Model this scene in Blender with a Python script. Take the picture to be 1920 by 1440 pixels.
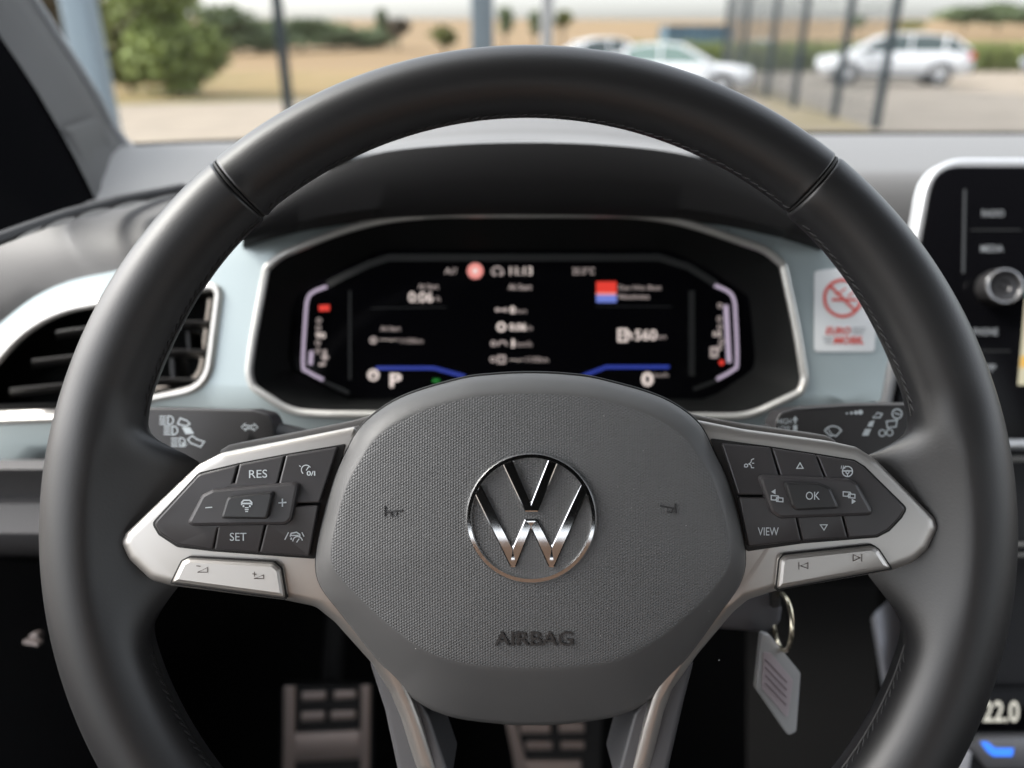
import bpy, bmesh, math, random
from mathutils import Vector, Matrix
from math import radians, sin, cos, tan, atan, pi, sqrt
random.seed(7)
for o in list(bpy.data.objects): bpy.data.objects.remove(o)
scene = bpy.context.scene
COL = scene.collection

# ---------------------------------------------------------------- camera
FPX = 1450.0                      # focal length in pixels of the 1920 px wide photograph
PITCH = radians(23.8)
EYE = Vector((0, 0, 1.30))
cam_d = bpy.data.cameras.new('camera'); cam = bpy.data.objects.new('camera', cam_d); COL.objects.link(cam)
cam.location = EYE; cam.rotation_euler = (pi/2 - PITCH, 0, 0)
cam_d.sensor_width = 36; cam_d.lens = 36*FPX/1920
cam_d.clip_start = 0.02; cam_d.clip_end = 2000
cam_d.dof.use_dof = True; cam_d.dof.focus_distance = 0.280; cam_d.dof.aperture_fstop = 5.7
scene.camera = cam
# ---------------------------------------------------------------- sky and sun
SUN_EL, SUN_AZ = radians(47), radians(-88)      # azimuth measured from +Y towards +X
world = bpy.data.worlds.new('World'); scene.world = world; world.use_nodes = True
nt = world.node_tree
sky = nt.nodes.new('ShaderNodeTexSky'); sky.sky_type = 'NISHITA'; sky.sun_disc = False
sky.sun_elevation = SUN_EL; sky.sun_rotation = SUN_AZ
sky.air_density = 1.0; sky.dust_density = 4.0; sky.ozone_density = 1.0
hs = nt.nodes.new('ShaderNodeHueSaturation'); hs.inputs['Saturation'].default_value = 0.28   # thin even cloud
bg = nt.nodes['Background']; bg.inputs['Strength'].default_value = 0.15
nt.links.new(sky.outputs[0], hs.inputs['Color']); nt.links.new(hs.outputs[0], bg.inputs['Color'])
sun_d = bpy.data.lights.new('sun', 'SUN'); sun_d.energy = 0.8; sun_d.angle = radians(20); sun_d.color = (1, 0.95, 0.88)
sun = bpy.data.objects.new('sun', sun_d); COL.objects.link(sun)
sd = Vector((sin(SUN_AZ)*cos(SUN_EL), cos(SUN_AZ)*cos(SUN_EL), sin(SUN_EL)))
sun.rotation_euler = sd.to_track_quat('Z', 'Y').to_euler(); sun.location = (0, 0, 30)
EXPO = 2.1
scene.view_settings.view_transform = 'Standard'; scene.view_settings.look = 'None'
scene.view_settings.exposure = EXPO; scene.view_settings.gamma = 1; scene.view_settings.use_curve_mapping = False
scene.render.engine = 'CYCLES'
scene.render.resolution_x = 1024; scene.render.resolution_y = 768
EM = 1/2**EXPO
scene.cycles.max_bounces = 10; scene.cycles.transparent_max_bounces = 16

# ---------------------------------------------------------------- helpers: materials
MATS = {}
def mat(name, col, rough=0.5, metal=0.0, spec=0.5, bump=0.0, bscale=800, var=0.0, vscale=20, emit=None, es=1.0, coat=0.0):
    if name in MATS: return MATS[name]
    m = bpy.data.materials.new(name); m.use_nodes = True; n = m.node_tree; b = n.nodes['Principled BSDF']
    b.inputs['Base Color'].default_value = (*col, 1); b.inputs['Roughness'].default_value = rough
    b.inputs['Metallic'].default_value = metal; b.inputs['Specular IOR Level'].default_value = spec
    b.inputs['Coat Weight'].default_value = coat
    if emit: b.inputs['Emission Color'].default_value = (*emit, 1); b.inputs['Emission Strength'].default_value = es*EM
    if bump or var: tc = n.nodes.new('ShaderNodeTexCoord')
    if bump:
        t = n.nodes.new('ShaderNodeTexNoise'); t.inputs['Scale'].default_value = bscale; t.inputs['Detail'].default_value = 3
        bp = n.nodes.new('ShaderNodeBump'); bp.inputs['Strength'].default_value = bump; bp.inputs['Distance'].default_value = 0.3/bscale
        n.links.new(tc.outputs['Object'], t.inputs['Vector']); n.links.new(t.outputs['Fac'], bp.inputs['Height']); n.links.new(bp.outputs[0], b.inputs['Normal'])
    if var:
        t = n.nodes.new('ShaderNodeTexNoise'); t.inputs['Scale'].default_value = vscale; t.inputs['Detail'].default_value = 5
        r = n.nodes.new('ShaderNodeValToRGB'); r.color_ramp.elements[0].position = .3; r.color_ramp.elements[1].position = .7
        r.color_ramp.elements[0].color = (*[c*(1-var) for c in col], 1); r.color_ramp.elements[1].color = (*[min(1, c*(1+var)) for c in col], 1)
        n.links.new(tc.outputs['Object'], t.inputs['Vector']); n.links.new(t.outputs['Fac'], r.inputs[0]); n.links.new(r.outputs[0], b.inputs['Base Color'])
    MATS[name] = m; return m
def ramp_mat(name, cols, scale, rough=0.9, stretch=(1, 1, 1), detail=6):
    m = bpy.data.materials.new(name); m.use_nodes = True; n = m.node_tree; b = n.nodes['Principled BSDF']
    b.inputs['Roughness'].default_value = rough; b.inputs['Specular IOR Level'].default_value = 0.2
    tc = n.nodes.new('ShaderNodeTexCoord'); mp = n.nodes.new('ShaderNodeMapping'); mp.inputs['Scale'].default_value = stretch
    t = n.nodes.new('ShaderNodeTexNoise'); t.inputs['Scale'].default_value = scale; t.inputs['Detail'].default_value = detail
    r = n.nodes.new('ShaderNodeValToRGB'); e = r.color_ramp.elements
    e[0].position = .3; e[0].color = (*cols[0], 1); e[1].position = .7; e[1].color = (*cols[-1], 1)
    for i, c in enumerate(cols[1:-1]): k = e.new(.3+.4*(i+1)/(len(cols)-1)); k.color = (*c, 1)
    n.links.new(tc.outputs['Object'], mp.inputs[0]); n.links.new(mp.outputs[0], t.inputs['Vector']); n.links.new(t.outputs['Fac'], r.inputs[0]); n.links.new(r.outputs[0], b.inputs['Base Color'])
    MATS[name] = m; return m
def glass_mat(name, tint, refl=0.06):
    m = bpy.data.materials.new(name); m.use_nodes = True; n = m.node_tree
    for x in list(n.nodes): n.nodes.remove(x)
    out = n.nodes.new('ShaderNodeOutputMaterial'); mx = n.nodes.new('ShaderNodeMixShader')
    tr = n.nodes.new('ShaderNodeBsdfTransparent'); tr.inputs[0].default_value = (*tint, 1)
    gl = n.nodes.new('ShaderNodeBsdfGlossy'); gl.inputs['Roughness'].default_value = 0.02
    mx.inputs[0].default_value = refl
    n.links.new(tr.outputs[0], mx.inputs[1]); n.links.new(gl.outputs[0], mx.inputs[2]); n.links.new(mx.outputs[0], out.inputs[0])
    MATS[name] = m; return m

# ---------------------------------------------------------------- helpers: geometry
ROT4 = Matrix.Rotation(pi/2 - PITCH, 4, 'X'); R3 = ROT4.to_3x3(); R3I = R3.transposed()
def pix(u, v, d):                              # cockpit frame: x right, y up, z towards the driver, origin at the eye
    return Vector(((u-960)*d/FPX, (720-v)*d/FPX, -d))
def to_world(p): return EYE + R3 @ Vector(p)
def from_world(p): return R3I @ (Vector(p) - EYE)
def on_level(u, v, z):                         # cockpit-frame point of a pixel on a level sheet at world height z
    r = R3 @ pix(u, v, 1.0); return pix(u, v, (z-EYE.z)/r.z)
def ground(u, v, z=0.0): return to_world(on_level(u, v, z))
def at_dist(u, v, fwd):                        # world point of a pixel at a given forward distance
    r = R3 @ pix(u, v, 1.0); return EYE + r*(fwd/r.y)
class G:
    def __init__(s): s.v = []; s.f = []; s.m = []
    def add(s, vs, fs, m=0):
        o = len(s.v); s.v += [Vector(x) for x in vs]; s.f += [[i+o for i in f] for f in fs]; s.m += [m]*len(fs); return s
    def box(s, c, size, m=0, R=None):
        x, y, z = [k/2 for k in size]; c = Vector(c)
        vs = [Vector((a*x, b*y, e*z)) for a in (-1, 1) for b in (-1, 1) for e in (-1, 1)]
        if R: vs = [R @ p for p in vs]
        return s.add([p+c for p in vs], [[0,1,3,2],[4,6,7,5],[0,4,5,1],[2,3,7,6],[0,2,6,4],[1,5,7,3]], m)
    def rings(s, rs, closed=True, cap=True, m=0, loop=False):
        n = len(rs[0]); vs = [p for r in rs for p in r]; fs = []
        K = len(rs)
        for k in range(K if loop else K-1):
            for i in range(n if closed else n-1):
                j = (i+1) % n; k2 = (k+1) % K
                fs.append([k*n+i, k*n+j, k2*n+j, k2*n+i])
        if cap and not loop: fs.append(list(range(n))); fs.append([(K-1)*n+i for i in range(n)])
        return s.add(vs, fs, m)
    def tube(s, path, rad, seg=10, loop=False, m=0, flat=1.0):
        path = [Vector(p) for p in path]; rs = []; N = len(path)
        t0 = (path[1]-path[0]).normalized(); up = Vector((0, 0, 1)) if abs(t0.z) < .9 else Vector((1, 0, 0))
        a = t0.cross(up).normalized()
        for i, p in enumerate(path):
            t = (path[(i+1) % N] - path[i-1]) if loop else (path[min(i+1, N-1)] - path[max(i-1, 0)])
            t.normalize(); a = (a - t*a.dot(t)).normalized(); b = t.cross(a)
            r = rad[i] if isinstance(rad, (list, tuple)) else rad
            rs.append([p + a*cos(2*pi*k/seg)*r + b*sin(2*pi*k/seg)*r*flat for k in range(seg)])
        return s.rings(rs, True, True, m, loop)
BASE = {}
def thing(name, label, cat, base=(0, 0, 0), world_frame=False, group=None):
    o = bpy.data.objects.new(name, None); COL.objects.link(o); o.empty_display_size = .05
    b = Vector(base); BASE[o.name] = b
    if world_frame: o.location = b
    else: o.matrix_world = Matrix.Translation(to_world(b)) @ ROT4
    o['label'] = label; o['category'] = cat
    if group: o['group'] = group
    return o
def mk(name, g, mats, parent=None, smooth=35, label=None, kind=None, tri=True):
    me = bpy.data.meshes.new(name); b = BASE[parent.name] if parent else Vector()
    me.from_pydata([v-b for v in g.v], [], g.f)
    if not isinstance(mats, (list, tuple)): mats = [mats]
    for m in mats: me.materials.append(m)
    me.polygons.foreach_set('material_index', g.m)
    bm = bmesh.new(); bm.from_mesh(me); bmesh.ops.remove_doubles(bm, verts=bm.verts, dist=1e-7)
    if tri: bmesh.ops.triangulate(bm, faces=[f for f in bm.faces if len(f.verts) > 4])
    bmesh.ops.recalc_face_normals(bm, faces=bm.faces); bm.to_mesh(me); bm.free()
    if smooth:
        me.shade_smooth(); me.set_sharp_from_angle(angle=radians(smooth))
    o = bpy.data.objects.new(name, me); COL.objects.link(o)
    if parent: o.parent = parent; BASE[o.name] = b
    if label: o['label'] = label
    if kind: o['kind'] = kind
    return o
def mks(name, g, mats, parent=None, **kw):           # one object for each separate piece
    adj = list(range(len(g.v)))
    def find(i):
        while adj[i] != i: adj[i] = adj[adj[i]]; i = adj[i]
        return i
    for f in g.f:
        for i in f[1:]: adj[find(i)] = find(f[0])
    parts = {}
    for f, m in zip(g.f, g.m): parts.setdefault(find(f[0]), []).append((f, m))
    out = []
    for fs in parts.values():
        ids = sorted({i for f, m in fs for i in f}); mp = {i: k for k, i in enumerate(ids)}
        h = G(); h.v = [g.v[i] for i in ids]; h.f = [[mp[i] for i in f] for f, m in fs]; h.m = [m for f, m in fs]
        out.append(mk(name, h, mats, parent, **kw))
    return out
def area2(p): return sum(p[i][0]*p[(i+1) % len(p)][1]-p[(i+1) % len(p)][0]*p[i][1] for i in range(len(p)))
def inset(poly, a):
    n = len(poly); s = 1 if area2(poly) > 0 else -1; out = []
    for i in range(n):
        p0, p1, p2 = Vector(poly[i-1][:2]), Vector(poly[i][:2]), Vector(poly[(i+1) % n][:2])
        e1 = (p1-p0).normalized(); e2 = (p2-p1).normalized()
        n1 = Vector((-e1.y, e1.x))*s; n2 = Vector((-e2.y, e2.x))*s
        k = n1+n2; q = k.length_squared
        k = k*(2/q) if q > .25 else n1
        out.append((p1.x+k.x*a, p1.y+k.y*a))
    return out
def fillet(poly, r, seg=5):
    n = len(poly); out = []
    for i in range(n):
        p0, p1, p2 = Vector(poly[i-1][:2]), Vector(poly[i][:2]), Vector(poly[(i+1) % n][:2])
        ri = r[i % len(r)] if isinstance(r, (list, tuple)) else r
        a = (p0-p1); b = (p2-p1); la, lb = a.length, b.length; a.normalize(); b.normalize()
        ang = math.acos(max(-1, min(1, a.dot(b))))
        t = min(ri/max(tan(ang/2), 1e-3), .48*la, .48*lb) if ri > 0 else 0
        A, B = p1+a*t, p1+b*t
        for k in range(seg+1):
            w = k/seg; q = A*(1-w)**2 + p1*2*w*(1-w) + B*w*w
            out.append((q.x, q.y))
    return out
def catmull(pts, sub=6, closed=True):
    n = len(pts); out = []
    for i in range(n if closed else n-1):
        g = (lambda k: Vector(pts[k % n][:2])) if closed else (lambda k: Vector(pts[max(0, min(n-1, k))][:2]))
        p0, p1, p2, p3 = g(i-1), g(i), g(i+1), g(i+2)
        for k in range(sub):
            t = k/sub
            q = .5*((2*p1)+(p2-p0)*t+(2*p0-5*p1+4*p2-p3)*t*t+(3*p1-p0-3*p2+p3)*t**3)
            out.append((q.x, q.y))
    if not closed: out.append(tuple(pts[-1][:2]))
    return out
def plate(g, poly, d, thick, bev=3, r=6, seg=3, fseg=5, m=0, df=None, bz=1.0):
    """solid plate: outline in photo pixels with its front face at depth d, a rounded front edge and real thickness"""
    rings = []; px = d/FPX
    for k in range(seg+1):
        ph = pi/2*k/seg; a = bev*(1-cos(ph)); dz = bev*px*bz*(1-sin(ph))   # k=0 side, k=seg front
        q = fillet(inset(poly, a) if a > 1e-6 else poly, [max(.5, x-a*.6) for x in r] if isinstance(r, (list, tuple)) else max(.5, r-a*.6), fseg)
        rings.append([pix(u, v, (df(u, v) if df else d)+dz) for u, v in q])
    q = fillet(poly, r, fseg)
    back = [pix(u, v, (df(u, v) if df else d))+Vector((0, 0, -thick)) for u, v in q]
    return g.rings([back]+rings, True, True, m)
class Dp:                                       # a depth that follows a curved face
    def __init__(s, f): s.f = f
    def __call__(s, u, v): return s.f(u, v)
    def __sub__(s, k): return Dp(lambda u, v: s.f(u, v)-k)
def ribbon(g, pts, w, d, closed=False, m=0, df=None):
    if callable(d): df = d
    P = [Vector(p) for p in pts]; n = len(P); vs = []
    if closed: P.append(P[0]); n += 1
    D = df or (lambda u, v: d)
    L = []; Rr = []
    for i in range(n):
        if closed and i in (0, n-1): e1 = (P[0]-P[n-2]).normalized(); e2 = (P[1]-P[0]).normalized()
        else:
            e1 = (P[i]-P[max(i-1, 0)]); e2 = (P[min(i+1, n-1)]-P[i])
            e1 = e1.normalized() if e1.length else e2.normalized(); e2 = e2.normalized() if e2.length else e1
        nn = Vector((-e1.y, e1.x))+Vector((-e2.y, e2.x)); q = nn.length_squared
        nn = nn*(2/q) if q > .6 else Vector((-e1.y, e1.x))
        L.append(P[i]+nn*w/2); Rr.append(P[i]-nn*w/2)
    vs = [pix(p.x, p.y, D(p.x, p.y)) for p in L]+[pix(p.x, p.y, D(p.x, p.y)) for p in Rr]
    return g.add(vs, [[i, i+1, n+i+1, n+i] for i in range(n-1)], m)
def flat(g, pts, d, m=0, df=None):
    if callable(d): df = d
    return g.add([pix(u, v, df(u, v) if df else d) for u, v in pts], [list(range(len(pts)))], m)
def arc(cx, cy, r, a0, a1, n=14, ry=None):
    ry = ry or r; return [(cx+r*cos(radians(a0+(a1-a0)*k/n)), cy+ry*sin(radians(a0+(a1-a0)*k/n))) for k in range(n+1)]
def text(g, s, box, d, shear=0.0, bold=0.0, extrude=0.0, df=None, slope=0.0, m=0):
    """lettering fitted to a pixel box (u0, v0, u1, v1)"""
    c = bpy.data.curves.new('t', 'FONT'); c.body = s; c.size = 1; c.offset = bold; c.resolution_u = 4; c.extrude = 0; c.shear = shear
    o = bpy.data.objects.new('t', c); me = bpy.data.meshes.new_from_object(o)
    vs = [v.co.copy() for v in me.vertices]; fs = [list(p.vertices) for p in me.polygons]
    x0, x1 = min(v.x for v in vs), max(v.x for v in vs); y0, y1 = min(v.y for v in vs), max(v.y for v in vs)
    u0, v0, u1, v1 = box
    if callable(d): df = d
    q = [(u0+(v.x-x0)/(x1-x0)*(u1-u0), v1-(v.y-y0)/max(y1-y0, 1e-6)*(v1-v0)) for v in vs]
    q = [(a, b+slope*(a-(u0+u1)/2)) for a, b in q]
    D = df or (lambda u, v: d)
    if extrude:
        n = len(q); ec = {}
        for f in fs:
            for i in range(len(f)): e = (f[i], f[(i+1) % len(f)]); ec[tuple(sorted(e))] = ec.get(tuple(sorted(e)), 0)+1
        V = [pix(a, b, D(a, b)) for a, b in q]; V += [p+Vector((0, 0, -extrude)) for p in V]
        F = fs+[[e[0], e[1], e[1]+n, e[0]+n] for e, k in ec.items() if k == 1]
        g.add(V, F, m)
    else: g.add([pix(a, b, D(a, b)) for a, b in q], fs, m)
    bpy.data.objects.remove(o); bpy.data.curves.remove(c); bpy.data.meshes.remove(me)
    return g
def interp(x, xs, ys):
    if x <= xs[0]: return ys[0]
    for i in range(len(xs)-1):
        if x <= xs[i+1]:
            t = (x-xs[i])/(xs[i+1]-xs[i]); t = t*t*(3-2*t); return ys[i]+(ys[i+1]-ys[i])*t
    return ys[-1]

# ---------------------------------------------------------------- materials
leather = mat('leather', (.013, .013, .014), .42, spec=.7, bump=.12, bscale=1000)
thread = mat('thread', (.035, .035, .037), .8)
pad_smooth = mat('pad_smooth', (.105, .105, .105), .46, spec=.5, bump=.2, bscale=2500)
soft_black = mat('soft_black', (.022, .022, .023), .5, bump=.15, bscale=1500)
black_gap = mat('black_gap', (.006, .006, .006), .6)
btn = mat('button_plastic', (.045, .043, .045), .34, spec=.5, bump=.1, bscale=3000)
silver = mat('silver_trim', (.53, .51, .485), .36, metal=.8, spec=.5, bump=.05, bscale=3000)
chrome = mat('chrome', (.80, .80, .80), .045, metal=1.0)
icon_w = mat('icon_print', (.48, .53, .56), .6)
icon_d = mat('icon_dark_print', (.05, .035, .03), .6)
dash_grey = mat('dash_grey', (.115, .113, .113), .57, spec=.42, bump=.35, bscale=700)
dash_shaded = mat('dash_shaded', (.014, .014, .015), .65, spec=.25, bump=.3, bscale=900)  # hood front: shade of the cabin put into a darker dash colour
trim_blue = mat('trim_blue', (.36, .42, .43), .36, metal=.35, spec=.5)
bead = mat('bead_silver', (.56, .55, .52), .3, metal=.6)
glass_black = mat('glass_black', (.003, .003, .004), .12, spec=.08)
frame_dark = mat('frame_dark', (.014, .015, .015), .6)
tunnel = mat('tunnel_black', (.005, .0055, .0055), .7, spec=.15)
carpet = mat('carpet', (.006, .006, .006), .95, spec=.1)
alu = mat('pedal_aluminium', (.42, .36, .33), .4, metal=.8)
rubber = mat('rubber', (.010, .010, .010), .8)
sticker_w = mat('sticker_white', (.74, .76, .77), .5)
sticker_r = mat('sticker_red', (.72, .10, .08), .5)
sticker_g = mat('sticker_grey', (.45, .46, .47), .5)
def emis(name, c, s): return mat(name, (.0, .0, .0), .5, emit=c, es=s)
e_white = emis('display_white', (1, .86, .80), .85)
e_dim = emis('display_dim', (1, .84, .80), .42)
e_lilac = emis('display_lilac', (.72, .60, .78), .62)
e_blue = emis('display_blue', (.05, .09, .62), .55)
e_red = emis('display_red', (1, .06, .04), .75)
e_pink = emis('display_pink', (1, .36, .32), .85)
e_appblue = emis('display_app_blue', (.20, .27, .80), .8)
e_green = emis('display_green', (.03, .5, .06), .4)
e_screen = emis('screen_text', (.80, .84, .88), .42)
e_cyan = emis('climate_blue', (.04, .22, 1.0), 1.6)
e_temp = emis('climate_white', (1, .97, .85), .75)
e_map = emis('map_beige', (.80, .74, .52), .8)
e_mapo = emis('map_orange', (.95, .55, .10), .9)

# airbag cover: small raised dots in a hexagonal weave
def dot_mat():
    m = bpy.data.materials.new('pad_texture'); m.use_nodes = True; n = m.node_tree; b = n.nodes['Principled BSDF']
    b.inputs['Base Color'].default_value = (.112, .114, .116, 1); b.inputs['Roughness'].default_value = .46; b.inputs['Specular IOR Level'].default_value = .5
    tc = n.nodes.new('ShaderNodeTexCoord'); acc = None
    pitch = .00108; k = 4*pi/(sqrt(3)*pitch)
    for a in (0, 60, 120):
        d = n.nodes.new('ShaderNodeVectorMath'); d.operation = 'DOT_PRODUCT'
        d.inputs[1].default_value = (cos(radians(a))*k, sin(radians(a))*k, 0); n.links.new(tc.outputs['Object'], d.inputs[0])
        c = n.nodes.new('ShaderNodeMath'); c.operation = 'COSINE'; n.links.new(d.outputs['Value'], c.inputs[0])
        if acc is None: acc = c
        else:
            s = n.nodes.new('ShaderNodeMath'); s.operation = 'ADD'; n.links.new(acc.outputs[0], s.inputs[0]); n.links.new(c.outputs[0], s.inputs[1]); acc = s
    bp = n.nodes.new('ShaderNodeBump'); bp.inputs['Strength'].default_value = .75; bp.inputs['Distance'].default_value = .000048
    n.links.new(acc.outputs[0], bp.inputs['Height']); n.links.new(bp.outputs[0], b.inputs['Normal'])
    return m
pad_tex = dot_mat()

# ================================================================ OUTSIDE: ground, fields
def hill(D): return max(0.0, D-42)*0.034
asphalt = ramp_mat('asphalt', [(0.160, 0.136, 0.107), (0.188, 0.158, 0.125), (0.217, 0.185, 0.146)], 1.2, .9)
lot_grey = ramp_mat('lot_gravel', [(0.106, 0.093, 0.079), (0.131, 0.116, 0.098), (0.154, 0.135, 0.116)], .9, .9)
straw = ramp_mat('straw_grass', [(0.087, 0.082, 0.026), (0.134, 0.099, 0.038), (0.163, 0.112, 0.049), (0.175, 0.128, 0.060)], .35, .95, (1, .5, 1))
stubble = ramp_mat('stubble_field', [(0.132, 0.088, 0.045), (0.153, 0.103, 0.053), (0.170, 0.118, 0.060)], .06, .95, (.4, 1.4, 1))
green_strip = ramp_mat('green_verge', [(0.055, 0.072, 0.022), (0.094, 0.094, 0.033), (0.132, 0.105, 0.044)], 1.5, .95)
corn_m = ramp_mat('corn', [(.09, .12, .036), (.13, .155, .052), (.18, .185, .08)], 1.5, .8)
g = G(); n = 48
g.add([(0, 0, -.002)]+[(700*sin(2*pi*k/n), 700*cos(2*pi*k/n), -.002) for k in range(n)], [[0, 1+k, 1+(k+1) % n] for k in range(n)])
o = mk('ground', g, lot_grey); o['kind'] = 'structure'
g = G(); xs = [-90+6*i for i in range(0, 60)]; ys = [42+7*j for j in range(40)]
g.add([(x*(1+y/150), y, hill(y)+.01+.15*sin(x*.05+y*.03)*min(1, (y-42)/60)) for y in ys for x in xs],
      [[j*60+i, j*60+i+1, (j+1)*60+i+1, (j+1)*60+i] for j in range(39) for i in range(59)])
o = mk('stubble_field', g, stubble); o['kind'] = 'structure'
def sheet(name, pts, z, m):
    g = G(); g.add([(x, y, z) for x, y in pts], [list(range(len(pts)))]); o = mk(name, g, m, smooth=0); o['kind'] = 'structure'; return o
A, B = ground(150, 197), ground(900, 178)
sheet('meadow', [(A.x-30, A.y-1.2), (A.x, A.y), (B.x, B.y), (B.x+1.2, 43), (-70, 43)], .008, straw)
sheet('grass_verge', [(A.x-30, A.y-1.6), (A.x, A.y-.35), (B.x, B.y-.4), (B.x, B.y+.25), (A.x, A.y+.5), (A.x-30, A.y-.4)], .012, green_strip)
sheet('pale_road', [(-30, 5), (1.5, 5), (1.6, 17), (B.x, B.y-.45), (A.x, A.y-.4), (A.x-30, A.y-1.65)], .004, asphalt)
a, b, c_, d_ = ground(1700, 128), ground(2100, 135), ground(2100, 190), ground(1790, 168)
sheet('pale_gravel', [(a.x, a.y), (b.x+4, b.y), (c_.x, c_.y), (d_.x, d_.y)], .004, asphalt)
a, b, c_, d_ = ground(1390, 165), ground(1440, 165), ground(1640, 246), ground(1500, 246)
sheet('fence_verge', [(a.x, a.y), (b.x, b.y), (c_.x, c_.y), (d_.x, d_.y)], .006, ramp_mat('dry_verge', [(.09, .076, .042), (.12, .10, .063), (.13, .112, .08)], 1.1))
# corn: a stand of upright leafy blades
g = G(); rnd = random.Random(3)
for i in range(9000):
    x = rnd.uniform(6.0, 36); y = 41+rnd.random()**1.5*5; h = rnd.uniform(.9, 1.5); w = rnd.uniform(.03, .09); a = rnd.uniform(0, pi); lx, ly = rnd.uniform(-.25, .25), rnd.uniform(-.2, .2)
    dx, dy = cos(a)*w, sin(a)*w
    z0 = rnd.uniform(0, .6)
    g.add([(x-dx, y-dy, z0), (x+dx, y+dy, z0), (x+lx*.5+dx, y+ly*.5+dy, (z0+h)/2+.1), (x+lx*.5-dx, y+ly*.5-dy, (z0+h)/2+.1), (x+lx, y+ly, h)], [[0, 1, 2, 3], [3, 2, 4]])
o = mk('corn_stand', g, corn_m, smooth=0, kind='stuff'); o['label'] = 'green strip of tall corn behind the parked white car'; o['category'] = 'corn'

# ================================================================ OUTSIDE: trees
def leaf_mat(name, c): return ramp_mat(name, [tuple(x*.55 for x in c), c, tuple(min(1, x*1.5) for x in c)], 1.3, .7)
LEAF = {'mid': leaf_mat('leaf_mid', (.15, .185, .058)), 'dark': leaf_mat('leaf_dark', (.105, .135, .07)), 'yellow': leaf_mat('leaf_yellow', (.11, .12, .035)), 'brown': leaf_mat('leaf_brown', (.085, .07, .048))}
bark = mat('bark', (.06, .045, .035), .9)
def tree(name, label, u, D, vtop, wpx, vbot, kind, nleaf, size, group, trunk=True, depth=None, seed=1):
    r = random.Random(seed); top = at_dist(u, vtop, D); low = at_dist(u, vbot, D); base = Vector((top.x, D, hill(D)))
    W = wpx*(D/cos(PITCH)*.86)/FPX; W2 = depth or W; zc0, zc1 = max(low.z, base.z+.1), top.z
    t = thing(name, label, 'bush' if 'bush' in label else 'tree', base, True, group)
    g = G(); H = zc1-base.z
    g.tube([base+Vector((0, 0, -.05)), base+Vector((.02*H, 0, H*.3)), base+Vector((-.01*H, .01*H, H*.75))], [.035*H, .025*H, .008*H], 8)
    for k in range(7):
        a = r.uniform(0, 2*pi); s = base+Vector((0, 0, H*r.uniform(.2, .55))); e = Vector((base.x+cos(a)*W*.33, base.y+sin(a)*W2*.33, zc0+(zc1-zc0)*r.uniform(.3, .8)))
        g.tube([s, (s+e)/2+Vector((0, 0, .05*H)), e], [.014*H, .009*H, .004*H], 6)
    mk('trunk', g, bark, t)
    lobes = []
    for k in range(13):
        zz = r.random(); prof = sin(pi*min(.98, .18+.75*zz))
        a = r.uniform(0, 2*pi); q = r.uniform(.1, .62)*prof
        lobes.append((Vector((base.x+cos(a)*W/2*q, base.y+sin(a)*W2/2*q, zc0+(zc1-zc0)*(.12+.76*zz))), r.uniform(.2, .36)))
    g = G(); vs = []; fs = []
    for i in range(nleaf):
        c, rr = r.choice(lobes); d = Vector((r.gauss(0, 1), r.gauss(0, 1), r.gauss(0, 1))).normalized()*r.random()**.4*rr
        p = c+Vector((d.x*W, d.y*W2, d.z*(zc1-zc0)*.62)); p.z = max(p.z, base.z+.15)
        n = Vector((r.gauss(0, 1), r.gauss(0, 1), r.gauss(.5, 1))).normalized(); t1 = n.orthogonal().normalized(); t2 = n.cross(t1); s = size*r.uniform(.6, 1.4)
        o = len(vs); vs += [p-t1*s-t2*s*.4, p+t2*s*.7, p+t1*s-t2*s*.3, p-t2*s*.8]; fs.append([o, o+1, o+2, o+3])
    g.add(vs, fs); mk('crown', g, LEAF[kind], t, smooth=0)
    return t
tree('roadside_tree', 'large light green tree hanging low over the meadow beside the windscreen pillar', 268, 22, -150, 265, 172, 'mid', 7500, .10, None, seed=5)
tree('roadside_bush', 'low yellow green bush between the pillar and the large light green tree', 214, 24, -10, 130, 160, 'yellow', 3000, .10, None, seed=6)
tree('roadside_bush', 'darker green bush reaching down to the verge under the large tree', 326, 21.5, 62, 95, 184, 'mid', 2600, .09, None, seed=7)
tree('roadside_tree', 'pale brownish tree half hidden behind the windscreen pillar', 70, 30, -130, 190, 150, 'brown', 3000, .12, None, seed=8)
for i, (u, vt, w, lab) in enumerate([(412, 14, 170, 'tallest dark tree of the hedgerow, next to the large light green tree'), (480, 32, 150, 'dark hedgerow tree just left of the thin post'), (560, 26, 150, 'dark hedgerow tree just right of the thin post'), (625, 44, 140, 'low hedgerow tree, second from the right end of the row'), (688, 56, 120, 'lowest hedgerow tree at the right end of the row')]):
    tree('hedgerow_tree', lab, u, 58+i*2, vt, w, 92, 'dark', 2400, .2, 'hedgerow trees along the meadow', depth=4, seed=20+i)
for i, (u, D, vt, vb, w, k, lab) in enumerate([(714, 66, 16, 62, 26, 'dark', 'slender dark tree on the field left of the wide grey post'), (745, 64, 34, 72, 48, 'brown', 'small greyish brown tree beside the slender dark tree'), (832, 55, 50, 88, 60, 'yellow', 'round yellow green bush just left of the wide grey post'),
    (946, 66, 14, 60, 40, 'dark', 'narrow tree just right of the wide grey post'), (1003, 68, 20, 62, 30, 'dark', 'narrow tree just left of the thin light post'), (1056, 66, 22, 54, 40, 'yellow', 'small yellowish tree just right of the thin light post'), (1612, 110, 28, 50, 32, 'dark', 'small round tree on the skyline between two fence posts'),
    (1708, 110, 40, 56, 70, 'yellow', 'low bush on the skyline right of the nearest fence post')]):
    tree('field_tree', lab, u, D, vt, w, vb, k, 900, .16, 'small trees on the field', seed=40+i)
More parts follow.
